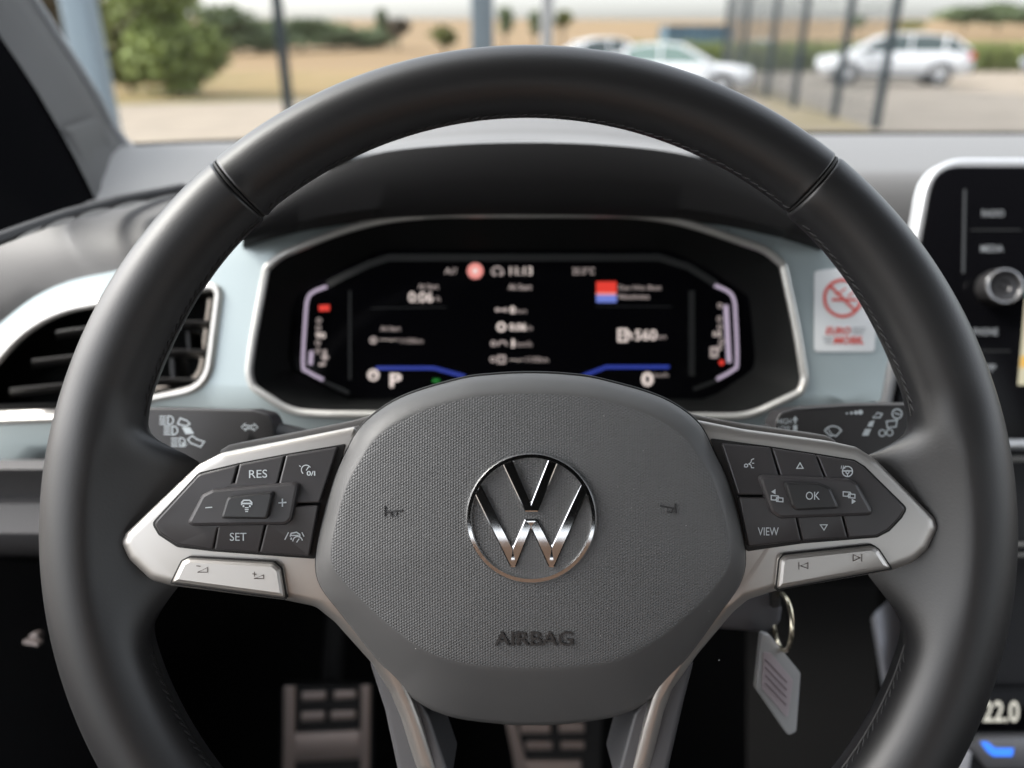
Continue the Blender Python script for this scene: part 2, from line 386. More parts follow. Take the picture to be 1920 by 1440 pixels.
for i, (u, vt, w, lab) in enumerate([(1815, 12, 110, 'rounded tree at the left end of the wood on the right skyline'), (1880, 8, 110, 'middle tree of the wood on the right skyline'), (1945, 12, 120, 'tree at the right picture edge in the skyline wood')]):
    tree('wood_tree', lab, u, 120, vt, w, 44, 'dark', 1800, .33, 'trees of the skyline wood', depth=7, seed=60+i)

# ================================================================ OUTSIDE: posts and fence
post_blue = mat('post_blue_grey', (.18, .23, .27), .5, metal=.3)
post_dark = mat('post_dark', (.022, .030, .035), .8, spec=.1)
post_light = mat('post_light', (.24, .245, .25), .5)
wire = mat('wire', (.045, .05, .055), .7, spec=.1)
def post(label, u, v, D, w, h, m, arm=False):
    p = at_dist(u, v, D); b = Vector((p.x, D, 0))
    t = thing('steel_post', label, 'post', b, True, 'posts along the forecourt')
    g = G()
    q = [(-w/2, -w/2), (w/2, -w/2), (w/2, w/2), (-w/2, w/2)]; c = w*.12
    rq = fillet(q, c, 3)
    g.rings([[b+Vector((x, y, z)) for x, y in rq] for z in (0, h)]); mk('shaft', g, m, t)
    g = G(); g.box(b+Vector((0, 0, .012)), (w*2.2, w*2.2, .024))
    for sx in (-1, 1):
        for sy in (-1, 1): g.tube([b+Vector((sx*w*.8, sy*w*.8, .02)), b+Vector((sx*w*.8, sy*w*.8, .06))], .015, 6)
    mk('base_plate', g, m, t)
    g = G(); g.box(b+Vector((0, 0, h+.01)), (w*1.06, w*1.06, .02)); mk('cap', g, m, t)
    return t
post('wide blue grey steel post next to the windscreen pillar', 146, 0, 8, .25, 5, post_blue)
post('thin dark post standing in front of the hedgerow', 519, 0, 12, .13, 5, post_dark)
post('wide blue grey steel post rising behind the top of the wheel', 904, 20, 12, .31, 5, mat('post_slate', (.09, .115, .135), .5))
post('thin light grey post right of the wide blue grey post', 1026, 20, 14, .19, 5, post_light)
fb = [(1641, 241), (1563, 222), (1487, 203), (1436, 185), (1386, 168), (1352, 155)]
FP = [ground(u, v) for u, v in fb]
first = FP[0]+(FP[0]-FP[1])*1.0
ft = thing('mesh_fence', 'tall grey wire mesh fence with slim posts in front of the white car', 'fence', FP[0], True)
for i, p in enumerate(FP):
    g = G(); g.rings([[p+Vector((x, y, z)) for x, y in fillet([(-.055, -.055), (.055, -.055), (.055, .055), (-.055, .055)], .012, 2)] for z in (0, 3.2)]); mk('fence_post', g, post_dark, ft)
    if i < len(FP)-1:
        q = FP[i+1]; L = (q-p).length; g = G(); d = (q-p)/L
        nv = int(L/.09)
        for k in range(1, nv): a = p+d*(L*k/nv); g.tube([a+Vector((0, 0, .05)), a+Vector((0, 0, 3.1))], .004, 4)
        for k in range(13): z = .08+k*.25; g.tube([p+Vector((0, .03, z)), q+Vector((0, .03, z))], .006, 4)
        mk('wire_panel', g, wire, ft)
# blue site container
cb = at_dist(1300, 100, 46); t = thing('blue_container', 'blue grey container standing behind the white cars and the fence', 'container', (cb.x, 46, 0), True)
cont = mat('container_blue', (.055, .10, .135), .6, var=.2, vscale=1)
g = G(); L, H = 3.4, 2.15
prof = []
for k in range(35): xx = -L/2+L*k/34; prof.append((xx, .04 if (k//2) % 2 else 0.0))
for sgn in (-1, 1): g.rings([[Vector((cb.x+x, 46+sgn*(1.2+y), z)) for x, y in prof] for z in (.15, H-.12)], closed=False, cap=False)
mks('wall', g, cont, t)
g = G(); g.box((cb.x, 46, H-.06), (L+.1, 2.56, .12)); g.box((cb.x, 46, .08), (L+.1, 2.56, .16)); mks('rail', g, cont, t)
g = G(); [g.box((cb.x+sx*(L/2), 46+sy*1.2, H/2), (.14, .14, H-.26)) for sx in (-1, 1) for sy in (-1, 1)]; mks('corner_post', g, cont, t)
g = G(); [g.box((cb.x+sx*(L/2-.02), 46, H/2), (.05, 2.2, H-.3)) for sx in (-1, 1)]; mks('end_wall', g, cont, t)
g = G(); g.box((cb.x+.9, 44.72, .75), (1.3, .05, .9)); mk('cyan_tarpaulin', g, mat('tarp_cyan', (.06, .2, .27), .5), t, label='bright cyan sheet on the lower wall')

# ================================================================ OUTSIDE: parked cars
car_white = mat('car_paint_white', (.50, .51, .53), .25, coat=.5)
car_silver = mat('car_paint_blue_grey', (.28, .31, .37), .3, metal=.3, coat=.4)
car_dark = mat('car_paint_dark', (.05, .05, .075), .3, coat=.5)
car_glass = mat('car_window', (.035, .05, .05), .08, spec=.6)
car_glass_g = mat('car_window_green', (.10, .15, .135), .08, spec=.6)
tyre_m = mat('tyre', (.018, .018, .019), .8); rim_m = mat('alloy', (.42, .43, .45), .35, metal=.7)
lamp_r = mat('tail_lamp', (.45, .03, .03), .25); lamp_w = mat('head_lamp', (.6, .62, .65), .15); clad = mat('cladding', (.04, .04, .042), .7)
def car(label, pos, head, L, W, H, paint, glass, suv=True, cat='car'):
    t = thing('parked_car', label, cat, (0, 0, 0), True, 'cars parked beyond the fence')
    hw = W/2; belt = H*.60; sill = .26 if suv else .2
    # stations along the length: x, body top, half width, bottom
    st = [(.5, .36, .62, .34), (.485, .50, .82, .26), (.44, .545, .93, .22), (.36, .575, .98, .2), (.20, .615, 1, .2), (.0, .625, 1, .2), (-.25, .635, 1, .2), (-.40, .645, .98, .22), (-.475, .63, .92, .26), (-.50, .50, .80, .32)]
    g = G(); rs = []
    for x, zt, w, zb in st:
        X = x*L; zt *= H; zb = zb*H*.85; w *= hw
        rs.append([Vector((X, y, z)) for y, z in [(-w*.9, zb), (-w, zb+.08), (-w*1.0, (zt+zb)/2+.05), (-w*.97, zt-.1), (-w*.88, zt), (w*.88, zt), (w*.97, zt-.1), (w, (zt+zb)/2+.05), (w, zb+.08), (w*.9, zb)]])
    g.rings(rs); body = mk('body', g, paint, t, smooth=50)
    # glasshouse (dark glass), roof and pillars
    if suv: gh = [(.27, .61, .615), (.10, .89, .64), (.0, .94, .65), (-.18, .935, .65), (-.35, .88, .65), (-.465, .65, .645)]
    else: gh = [(.24, .60, .61), (.05, .92, .63), (-.05, .95, .63), (-.18, .94, .635), (-.28, .88, .64), (-.42, .645, .645)]
    g = G(); rs = []
    for x, zt, zb in gh:
        X = x*L; wt = hw*(.74 if zt > .8 else .86); rs.append([Vector((X, y, z)) for y, z in [(-hw*.90, zb*H-.03), (-wt, zt*H), (wt, zt*H), (hw*.90, zb*H-.03)]])
    g.rings(rs); gl = mk('window', g, glass, t, smooth=20)
    g = G(); rs = []
    for x, zt, zb in gh[1:-1]:
        X = x*L; wt = hw*.75; rs.append([Vector((X, y, z)) for y, z in [(-wt, zt*H-.03), (-wt*.97, zt*H+.02), (-wt*.6, zt*H+.045), (wt*.6, zt*H+.045), (wt*.97, zt*H+.02), (wt, zt*H-.03)]])
    g.rings(rs); mk('roof', g, paint, t, smooth=50)
    g = G()
    for s in (-1, 1):
        for a, b in ((0, 1), (4, 5)):
            p = Vector((gh[a][0]*L, s*hw*(.86 if a == 0 else .75), gh[a][1]*H)); q = Vector((gh[b][0]*L, s*hw*(.75 if b < 5 else .86), gh[b][1]*H)); g.tube([p, q], .045, 6)
        for x in (-.08, -.30): g.tube([Vector((x*L, s*hw*.905, .63*H)), Vector((x*L-.02, s*hw*.76, .93*H))], .028 if x > -.2 else .04, 6)
    mks('pillar', g, paint, t)
    wr = H*.205
    for x in (.31, -.29):
        for s in (-1, 1):
            g = G(); c = Vector((x*L, s*(hw-.11), wr)); sec = []
            for k in range(24):
                a = 2*pi*k/24; sec.append([c+Vector((cos(a)*rr, yy*s, sin(a)*rr)) for rr, yy in ((wr*.66, .10), (wr*.9, .125), (wr, .09), (wr, -.09), (wr*.6, -.11))])
            g.rings(sec, closed=True, loop=True, cap=False); w = mk('wheel', g, tyre_m, t)
            g = G(); rs = [[c+Vector((cos(2*pi*k/20)*wr*.66, .095*s, sin(2*pi*k/20)*wr*.66)) for k in range(20)], [c+Vector((cos(2*pi*k/20)*wr*.60, .07*s, sin(2*pi*k/20)*wr*.60)) for k in range(20)]]
            g.rings(rs, cap=False)
            for k in range(5):
                a = 2*pi*k/5; g.tube([c+Vector((0, .085*s, 0)), c+Vector((cos(a)*wr*.62, .09*s, sin(a)*wr*.62))], wr*.09, 6)
            mk('rim', g, rim_m, w)
            g = G(); q = [c+Vector((cos(radians(a))*wr*1.15, s*.118, sin(radians(a))*wr*1.15)) for a in range(-5, 190, 12)]; g.tube(q, .04, 6)
            g.box(c+Vector((0, -.12*s, .1)), (wr*2.1, .12, wr*1.9)); mk('wheel_arch', g, clad, t)
    g = G(); g.box((0, 0, sill+.02), (L*.46, W*1.005, .12)); mk('side_skirt', g, clad, t)
    for s in (-1, 1):
        g = G(); g.box((L*.462, s*hw*.74, H*.47), (.22, .26, .13)); mk('headlight', g, lamp_w, t)
        g = G(); g.box((-L*.474, s*hw*.80, H*.55), (.16, .24, .20)); mk('tail_light', g, lamp_r, t)
        g = G(); g.box((L*.20, s*hw*1.08, H*.62), (.12, .2, .13)); mk('mirror', g, paint, t)
    g = G(); g.box((L*.495, 0, H*.30), (.06, W*.7, .16)); g.box((-L*.497, 0, H*.27), (.06, W*.8, .14)); mks('bumper', g, clad, t)
    t.location = Vector((pos.x, pos.y, 0)); t.rotation_euler = (0, 0, head)
    return t
def place(u, v): return ground(u, v)
car('white sport utility car parked side on behind the fence', at_dist(1664, 150, 28.5), radians(180-14), 4.75, 1.85, 1.66, car_white, car_glass)
car('white car showing its greenish windscreen just over the wheel rim', at_dist(1262, 150, 23), radians(-14), 4.2, 1.76, 1.33, car_white, car_glass_g, False)
car('white car behind, only its roof showing above the top of the wheel', at_dist(1150, 110, 30), radians(8), 4.3, 1.78, 1.50, car_white, car_glass, False)
car('small blue grey car seen end on far behind the fence', at_dist(1424, 120, 44), math.atan2(-44, -at_dist(1424, 120, 44).x), 3.9, 1.7, 1.5, car_silver, car_glass)
car('dark car cut off by the right edge of the picture', at_dist(2048, 120, 31), radians(175), 4.4, 1.8, 1.45, car_dark, car_glass, False)
# ================================================================ THE CAR AROUND THE DRIVER
headliner = mat('headliner', (.014, .014, .015), .95, spec=.05)
pillar_m = mat('pillar_grey', (.060, .059, .059), .75, spec=.15, bump=.2, bscale=1200)
pillar_k = mat('pillar_black', (.004, .004, .0045), .85, spec=.0)
body_out = mat('car_body_paint', (.30, .31, .33), .3, metal=.3, coat=.4)
clear = glass_mat('clear_glass', (.96, .98, .97), .04)
XL, XR, ROOF = -.50, 1.14, 1.60
BASE_LINE = [(-.75, .70), (-.46, .80), (-.39, .84), (-.33, .862), (-.2, .89), (.0, .92), (.3, .945), (.6, .945), (.95, .90), (1.20, .80)]   # foot of the windscreen: x, forward
def base_y(x): 
    for (a, b), (c, d) in zip(BASE_LINE, BASE_LINE[1:]):
        if x <= c: return b+(d-b)*(x-a)/(c-a)
    return BASE_LINE[-1][1]
shell = thing('car_cabin', 'dark cabin shell of the car, unseen doors and roof added to shape the light, with grey windscreen pillar', 'car', from_world((.3, 0, .3)))  # roof, doors and rear are out of view, added to shape the cabin light
def W(g): g.v = [from_world(p) for p in g.v]; return g
g = G()
for x0, x1, y0, y1 in [(XL, XR, -1.9, .34)]:
    g.box(((x0+x1)/2, (y0+y1)/2, ROOF+.02), (x1-x0, y1-y0, .05))
mks('roof', W(g), headliner, shell)
g = G()
for s, x in ((-1, XL), (1, XR)):
    g.box((x+s*.03, -.5, .59), (.06, 2.75, .80))
mks('door_panel', W(g), soft_black, shell)
g = G()
for s, x in ((-1, XL), (1, XR)):
    g.tube([(x+s*.02, -.62, 1.0), (x+s*.01, -.66, 1.60)], .05, 8); g.tube([(x, -1.85, 1.0), (x, -1.7, 1.6)], .08, 8)
mks('door_pillar', W(g), headliner, shell)
g = G(); g.box(((XL+XR)/2, -1.9, .75), (XR-XL, .08, 1.1)); g.box(((XL+XR)/2, -1.2, .62), (XR-XL-.1, .25, .95)); mks('rear_bulkhead', W(g), headliner, shell)
g = G(); g.box(((XL+XR)/2, -.3, .27), (XR-XL, 3.3, .05)); g.box(((XL+XR)/2, 1.30, .62), (XR-XL, .05, .75)); mks('floor_panel', W(g), carpet, shell)
g = G(); rs = []
for k in range(9):
    y = 1.05+k*.13; z = 1.06-.012*k-.004*k*k*.6
    rs.append([Vector((.32+xx*(1-.012*k), y, z-.10*abs(xx/.78)**3)) for xx in [-.78+.156*j for j in range(11)]])
g.rings(rs, closed=False, cap=False); mk('bonnet', W(g), body_out, shell)
# left windscreen pillar: grey inner face, black door-side face, small cover flap
def pp(u, v, d): return pix(u, v, d)
edge = [(252, 283, .80), (232, 268, .805), (205, 232, .80), (178, 180, .78), (140, 120, .755), (100, 60, .735), (60, -2, .715), (-10, -110, .68)]
crs = [(178, 374, .513), (165, 345, .52), (140, 295, .53), (110, 240, .54), (72, 175, .55), (35, 118, .555), (-5, 60, .56), (-75, -60, .56)]
far = [(-60, 447, .41), (-70, 405, .42), (-80, 360, .43), (-90, 310, .44), (-100, 250, .45), (-110, 190, .45), (-120, 140, .45), (-160, 20, .45)]
g = G(); rs = []
for e, c in zip(edge, crs):
    E, C = pp(*e), pp(*c); n = Vector((-.02, .012, .0))
    M1 = pp((e[0]*.7+c[0]*.3), (e[1]*.7+c[1]*.3), e[2]*.7+c[2]*.3-.012); M2 = pp((e[0]*.3+c[0]*.7), (e[1]*.3+c[1]*.7), e[2]*.3+c[2]*.7-.018)
    rs.append([E+Vector((-.03, 0, -.05)), E, M1, M2, C, C+Vector((-.004, 0, -.03))])
g.rings(rs, closed=False, cap=False); mk('pillar_trim', g, pillar_m, shell)
g = G(); rs = []
for c, f in zip(crs, far):
    C, F_ = pp(*c), pp(*f); rs.append([C+Vector((-.0005, 0, -.004)), C*.5+F_*.5+Vector((0, 0, -.02)), F_])
g.rings(rs, closed=False, cap=False); mk('pillar_seal', g, pillar_k, shell)
def pil_d(u, v):                               # depth of the pillar face under the flap
    t = (u-crs_u(v))/max(1, (edge_u(v)-crs_u(v))); t = max(0, min(1, t)); return .533+(.80-.533)*t-.019*sin(pi*t)-.007
def crs_u(v): return interp(v, [60, 118, 175, 240, 295, 345, 372], [-5, 35, 72, 110, 140, 165, 178])
def edge_u(v): return interp(v, [-2, 60, 120, 180, 232, 268], [60, 100, 140, 178, 205, 232])
g = G(); plate(g, [(117, 240), (172, 222), (212, 292), (211, 312), (174, 352), (168, 348)], .70, .01, 2.5, 5, df=pil_d); mk('cover_flap', g, mat('flap_grey', (.060, .059, .058), .75, spec=.15), shell)
g = G()
for k in range(9): ribbon(g, [(122+k*5.6, 236-k*1.75), (126+k*5.6, 227-k*1.75)], 1.6, .7, df=lambda u, v: pil_d(u, v)-.001)
mks('flap_rib', g, pillar_m, shell, smooth=0)
g = G(); g.tube([pp(u+3, v, d+.004) for u, v, d in edge], .0045, 8); mk('windscreen_seal', g, mat('seal_grey', (.22, .225, .23), .45), shell)
# windscreen
g = G(); rs = []
for k in range(9):
    t = k/8; row = []
    for j in range(13):
        x = -.62+1.78*j/12; row.append(from_world((x*(1-.08*t)+.03*t, base_y(x)+.03-t*(.62)+.05*sin(pi*t), 1.195+t*.42)))
    rs.append(row)
g.rings(rs, closed=False, cap=False)
wt = thing('windscreen', 'clear raked windscreen above the dashboard', 'windscreen', from_world((.3, .9, 1.2)))
mk('pane', g, clear, wt)
g = G(); g.rings([[from_world((x, base_y(x)+dy, z)) for dy, z in ((.021, 1.19), (.021, 1.2015), (.026, 1.2025), (.028, 1.19))] for x in [-.50+1.6*j/80 for j in range(81)]]); mk('black_border', g, pillar_k, wt)
# unseen driver seat, added to give the chrome emblem its peach reflection
seat_m = mat('seat_fabric', (.30, .19, .13), .8, bump=.3, bscale=500)
stt = thing('unseen_seat', 'unseen beige driver seat added for the reflection in the chrome emblem', 'seat', from_world((0, -.2, .45)))
g = G(); rs = []
for k in range(9):
    y = -.42+.5*k/8; e = .03*(1-abs(k-4)/4); rs.append([Vector((.02+x, y, z)) for x, z in [(-.26, .55), (-.27, .68), (-.2, .74+e), (-.12, .70+e), (.12, .70+e), (.2, .74+e), (.27, .68), (.26, .55)]])
g.rings(rs); mk('cushion', W(g), mat('cushion_black', (.012, .012, .012), .9), stt)
g = G(); rs = []
for k in range(9):
    z = .66+.61*k/8; y = -.40-.16*k/8; w = .26-.05*(k/8)**2; rs.append([Vector((.02+x*w/.26, yy+y, z)) for x, yy in [(-.26, -.1), (-.27, .04), (-.2, .09), (-.12, .04), (.12, .04), (.2, .09), (.27, .04), (.26, -.1)]])
g.rings(rs); mk('backrest', W(g), seat_m, stt)
g = G(); rs = []
for k in range(6):
    z = 1.30+.2*k/5; w = .13-.03*(k/5-.4)**2; rs.append([Vector((.02+x*w, -.58+yy, z)) for x, yy in [(-1, -.05), (-1, .03), (-.6, .05), (.6, .05), (1, .03), (1, -.05)]])
g.rings(rs); g.tube([(-.05, -.60, 1.18), (-.05, -.60, 1.27)], .007); g.tube([(.09, -.60, 1.18), (.09, -.60, 1.27)], .007); mk('headrest', W(g), mat('headrest_black', (.006, .006, .006), .8, spec=.1), stt)

# ================================================================ DASHBOARD
dash = thing('dashboard', 'grey dashboard with pale blue trim panel behind the steering wheel', 'dashboard', from_world((.2, .75, 1.1)))
DZ = 1.205
g = G(); rs = []
X = [-.80+.05*i for i in range(42)]
TT = catmull([(-400, 1000), (-150, 760), (-75, 668), (0, 607), (60, 560), (130, 527), (215, 508), (330, 478), (440, 440), (560, 405)], 8, False)
def trim_top(u):
    for (a, b), (c, d) in zip(TT, TT[1:]):
        if a <= u <= c: return b+(d-b)*(u-a)/(c-a)
    return TT[0][1]
def pad_profile(x):
    by = base_y(x)+.02
    u = 960+x*FPX/.462
    if u < 440:
        B = to_world(pix(u, trim_top(u)+5, .4535+.03*((u-985)/1000)**2)); fr = .53
    elif x < .19: B = Vector((x, .62, DZ-.06)); fr = .66
    else: B = Vector((x, .590, DZ-.17)); fr = .64
    A = Vector((x, fr, DZ)); C = Vector((x, B.y+(.004 if u < 440 else .012), DZ-.002))
    P = [Vector((x, by, DZ-.008)), Vector((x, by-.03, DZ-.002))]+[Vector((x, fr+(by-.05-fr)*t, DZ+.002*sin(pi*t))) for t in (1, .8, .6, .4, .2, .08)]
    P += [A*(1-t)**2+C*2*t*(1-t)+B*t*t for t in (0, .1, .2, .3, .4, .5, .6, .7, .8, .9, 1)]
    P.append(B+Vector((0, .03, -.002)))
    return [from_world((x, p.y, p.z)) if k < 18 else from_world(p) for k, p in enumerate(P)]
X = [-.80+.0125*i for i in range(168)]
cols = [pad_profile(x) for x in X]
rs = [[c[k] for c in cols] for k in range(len(cols[0]))]
g.rings(rs, closed=False, cap=False); mk('top_pad', g, dash_grey, dash, smooth=60)
# side demister slot in the top pad
g = G()
def lens(u0, v0, u1, v1, w):
    n = 12; A = []; B = []
    for k in range(n+1):
        t = k/n; s = sin(pi*t)*w/2; uu, vv = u0+(u1-u0)*t, v0+(v1-v0)*t
        A.append((uu, vv-s)); B.append((uu, vv+s))
    pts = A+B[::-1][1:-1]
    g.add([on_level(u, v, DZ+.0045) for u, v in pts], [list(range(len(pts)))])
    return pts
for a in [(30, 448, 82, 424, 7), (80, 428, 150, 406, 11), (138, 410, 215, 390, 13), (205, 392, 275, 376, 9), (262, 381, 345, 362, 6)]: lens(*a)
mks('demister_slot', g, mat('slot_black', (.01, .01, .011), .7), dash, smooth=0)
g = G(); g.tube([on_level(u, v, DZ+.004) for u, v in [(-30, 458), (40, 432), (120, 404), (220, 377), (345, 353)]], .0035, 8); mk('pad_crease', g, mat('crease_grey', (.05, .049, .05), .6, spec=.25), dash)
# instrument hood with ribbed top
lip = catmull([(455, 425), (520, 372), (600, 325), (700, 285), (840, 268), (990, 263), (1140, 268), (1280, 285), (1385, 322), (1470, 375), (1540, 430)], 5, False)
g = G(); rs = []; N = len(lip)
L0 = [pix(u, v, .415+.00000004*(u-990)**2) for u, v in lip]
low = [pix(u, 380+58*abs((u-990)/500)**3, .428) for u, v in lip]
low0 = [pix(u, 412+48*abs((u-990)/500)**3, .47) for u, v in lip]
rs = [low0, low, [a*.55+b*.45+Vector((0, 0, .003)) for a, b in zip(low, L0)], [a*.2+b*.8+Vector((0, 0, .002)) for a, b in zip(low, L0)], [p+Vector((0, -.0012, 0)) for p in L0]]
top = []
Lw = [to_world(p) for p in L0]
for k in range(26):
    t = k/25; row = []
    for p in Lw:
        rib = .0016*(1 if (k % 3) else -1) if 2 < k < 24 else 0
        w = max(0, (p.z-1.20)/.05); y = p.y+.003+t*.30
        z = p.z+.001+(-.006*t-.030*max(0, t-.75)**2*4)*w+rib*w
        row.append(from_world((p.x*(1+.06*t), y, z)))
    top.append(row)
mk('instrument_hood', G().rings(rs, closed=False, cap=False), dash_shaded, dash, smooth=60)
mk('hood_top', G().rings(top, closed=False, cap=False), dash_grey, dash, smooth=50)

# trim panel with openings for the instruments and the vent
def td(u, v): return .450+.020*max(0, (470-v)/100)**2*(1 if u > 300 else 0)+.010*max(0, (v-745)/90)+.03*((u-985)/1000)**2
CL = [(470, 700), (478, 640), (503, 505), (528, 482), (640, 436), (725, 414), (820, 405), (1190, 405), (1280, 419), (1435, 472), (1464, 498), (1489, 615), (1505, 712), (1497, 733), (1418, 770), (1385, 778), (600, 773), (545, 768), (478, 724)]
VT = [(-80, 774), (75, 590), (407, 541), (384, 722), (150, 768)]
def soft(poly, r):                             # shallow corners become long curves
    out = []
    for i in range(len(poly)):
        a = Vector(poly[i-1])-Vector(poly[i]); b = Vector(poly[(i+1) % len(poly)])-Vector(poly[i]); out.append(r if a.angle(b) < radians(148) else 600)
    return out
cl = fillet(CL, soft(CL, 20), 6); vt_ = fillet(VT, [10, 250, 12, 60, 300], 10)
OUT = catmull([(-150, 760), (-75, 668), (0, 607), (60, 560), (130, 527), (215, 508), (330, 478), (440, 440), (560, 405), (650, 386), (780, 374), (985, 371), (1190, 372), (1330, 386), (1470, 428), (1560, 466), (1650, 515)], 3, False)+[(1690, 560), (1660, 700), (1651, 752), (1600, 760), (1540, 830), (1300, 838), (660, 838), (480, 862), (100, 862), (-150, 862)]
bm = bmesh.new(); E = []
for lp in (OUT, cl, vt_):
    vs = [bm.verts.new((u, -v, 0)) for u, v in lp]; E += [bm.edges.new((vs[i], vs[(i+1) % len(vs)])) for i in range(len(vs))]
bmesh.ops.triangle_fill(bm, use_beauty=True, edges=E)
bmesh.ops.subdivide_edges(bm, edges=[e for e in bm.edges if e.calc_length() > 60], cuts=2, use_grid_fill=True)
bmesh.ops.triangulate(bm, faces=bm.faces)
g = G(); idx = {v: i for i, v in enumerate(bm.verts)}
g.add([pix(v.co.x, -v.co.y, td(v.co.x, -v.co.y)) for v in bm.verts], [[idx[v] for v in f.verts] for f in bm.faces]); bm.free()
for lp in (cl, vt_, OUT): g.rings([[pix(u, v, td(u, v)) for u, v in lp], [pix(u, v, td(u, v))*1.006 for u, v in lp]], cap=False)
mk('trim_panel', g, trim_blue, dash, smooth=40)
g = G(); g.tube([pix(u, v, td(u, v)-.0005) for u, v in inset(cl, -4)], .0023, 10, loop=True); mk('instrument_bezel', g, bead, dash)
g = G(); ribbon(g, [(1363, 428), (1367, 441)], 1.5, .45, df=lambda u, v: td(u, v)-.0004); mk('panel_joint', g, frame_dark, dash, smooth=0)
# lower panels
g = G()
g.rings([[pix(u, v, d) for u in (-150, 0, 150, 420, 700, 1000, 1300, 1600)] for v, d in ((862, .462), (880, .458), (905, .470), (930, .478), (945, .470), (1000, .468), (1022, .474), (1036, .50), (1042, .60))], closed=False, cap=False)
mk('lower_panel', g, mat('knee_grey', (.060, .059, .061), .6, bump=.2, bscale=900), dash, smooth=40)
g = G(); g.tube([pix(u, v, .452) for u, v in [(-150, 790), (0, 788), (110, 784), (230, 770)]], .0028, 8); mk('vent_sill', g, bead, dash)
g = G(); g.rings([[pix(u, v, d) for u in (-120, 100, 500, 900, 1400)] for v, d in ((1030, .58), (1060, .95), (1250, 1.05), (1700, 1.08))], closed=False, cap=False); mk('footwell_cover', g, carpet, dash)
# small bright release catch low on the left
g = G(); plate(g, [(44, 1200), (72, 1206), (71, 1213), (43, 1208)], .50, .006, 1, 2); plate(g, [(54, 1190), (68, 1187), (73, 1198), (58, 1200)], .498, .006, 1, 3); mks('bonnet_release', g, mat('catch', (.14, .12, .115), .4), dash)

# ================================================================ AIR VENT
vent = thing('air_vent', 'black air vent with three horizontal slats left of the instruments', 'air vent', pix(170, 770, .46))
g = G(); g.rings([[pix(u, v, td(u, v)+.0005) for u, v in vt_], [pix(u+4, v+3, td(u, v)+.05) for u, v in inset(vt_, 14)]], cap=False); flat(g, inset(vt_, 14), .52); mk('housing', g, tunnel, vent)
g = G(); g.tube([pix(u, v, td(u, v)-.0006) for u, v in inset(vt_, -5)], .0025, 10, loop=True); mk('frame', g, bead, vent)
slat_m = mat('slat_black', (.035, .034, .034), .4)
for k, (a, b, c) in enumerate([((105, 622), (250, 604), (392, 603)), ((60, 676), (230, 658), (386, 657)), ((18, 730), (220, 712), (372, 711))]):
    cv = catmull([a, b, c], 8, False); g = G()
    g.rings([[pix(u, v-2.5, .462+.00000015*(u-200)**2), pix(u, v, .458), pix(u, v+3.5, .459), pix(u, v+14, .50), pix(u, v+4, .50)] for u, v in cv]); mk('slat', g, slat_m, vent)
for u, v, w in [(168, 668, 9), (322, 690, 9), (352, 640, 6)]:
    g = G(); plate(g, [(u-w/2, v-18), (u+w/2, v-20), (u+w/2+3, v+20), (u-w/2+3, v+20)], .488, .02, 1, 2); mk('rear_vane', g, slat_m, vent)

# ================================================================ INSTRUMENT CLUSTER
clu = thing('instrument_cluster', 'black digital instrument cluster with glowing readouts behind the wheel', 'instrument cluster', pix(985, 770, .49))
inner = fillet([(540, 690), (548, 560), (625, 510), (715, 468), (1255, 468), (1335, 508), (1405, 555), (1418, 690), (1330, 748), (650, 748)], 25, 4)
cc = cl
def ring_at(poly, n=120, c=(985, 600)):
    out = []
    for k in range(n):
        a = 2*pi*k/n; dx, dy = cos(a), sin(a); best = 0
        for i in range(len(poly)):
            (x1, y1), (x2, y2) = poly[i], poly[(i+1) % len(poly)]; ex, ey = x2-x1, y2-y1; den = dx*ey-dy*ex
            if abs(den) < 1e-9: continue
            t = ((x1-c[0])*ey-(y1-c[1])*ex)/den; s = ((x1-c[0])*dy-(y1-c[1])*dx)/den
            if t > 0 and -1e-6 <= s <= 1+1e-6: best = max(best, t)
        out.append((c[0]+dx*best, c[1]+dy*best))
    return out
r0, r1 = ring_at(cc), ring_at(inner)
g = G(); g.rings([[pix(u, v, td(u, v)+.0008) for u, v in r0], [pix(.6*a[0]+.4*b[0], .6*a[1]+.4*b[1], .468) for a, b in zip(r0, r1)], [pix(u, v, .486) for u, v in r1]], cap=False); mk('surround', g, tunnel, clu)
DD = .490
g = G(); plate(g, [(500, 440), (1470, 440), (1480, 780), (490, 780)], DD, .01, 1, 2); disp = mk('display_glass', g, glass_black, clu)
g = G()
ribbon(g, [(615, 533), (640, 520), (690, 496), (730, 483), (1235, 483), (1290, 500), (1343, 533)], 13, DD-.0010)
ribbon(g, [(600, 712), (655, 737)], 7, DD-.0010); ribbon(g, [(1348, 712), (1300, 730)], 7, DD-.0010); ribbon(g, [(1297, 545), (1297, 705)], 12, DD-.0010); ribbon(g, [(656, 545), (656, 712)], 5, DD-.0010)
mks('display_frame', g, frame_dark, clu, smooth=0)
T = DD-.0006
def ro(name, m, build):
    g = G(); build(g); return mk(name, g, m, disp, smooth=0)
def TX(s, u, v, h, w, m=e_white, bold=.0, name='readout'):
    ro(name, m, lambda g: text(g, s, (u-w/2, v-h/2, u+w/2, v+h/2), T, bold=bold))
TX('11:13', 977, 508, 16, 42, bold=.008); TX('25.5°C', 1094, 508, 13, 42, e_dim, .01); TX('A//', 845, 508, 12, 24, e_dim, .01)
TX('Ab Start', 803, 537, 10, 38, e_dim, .01); TX('0:06', 789, 557, 20, 46, bold=.01); TX('h', 822, 560, 10, 6, e_dim)
TX('Ab Start', 975, 538, 11, 44, e_dim, .015)
TX('0', 961, 581, 14, 10, bold=.03); TX('km', 978, 583, 8, 18, e_dim); TX('0:06', 971, 613, 14, 32, bold=.02); TX('h', 995, 615, 9, 6, e_dim)
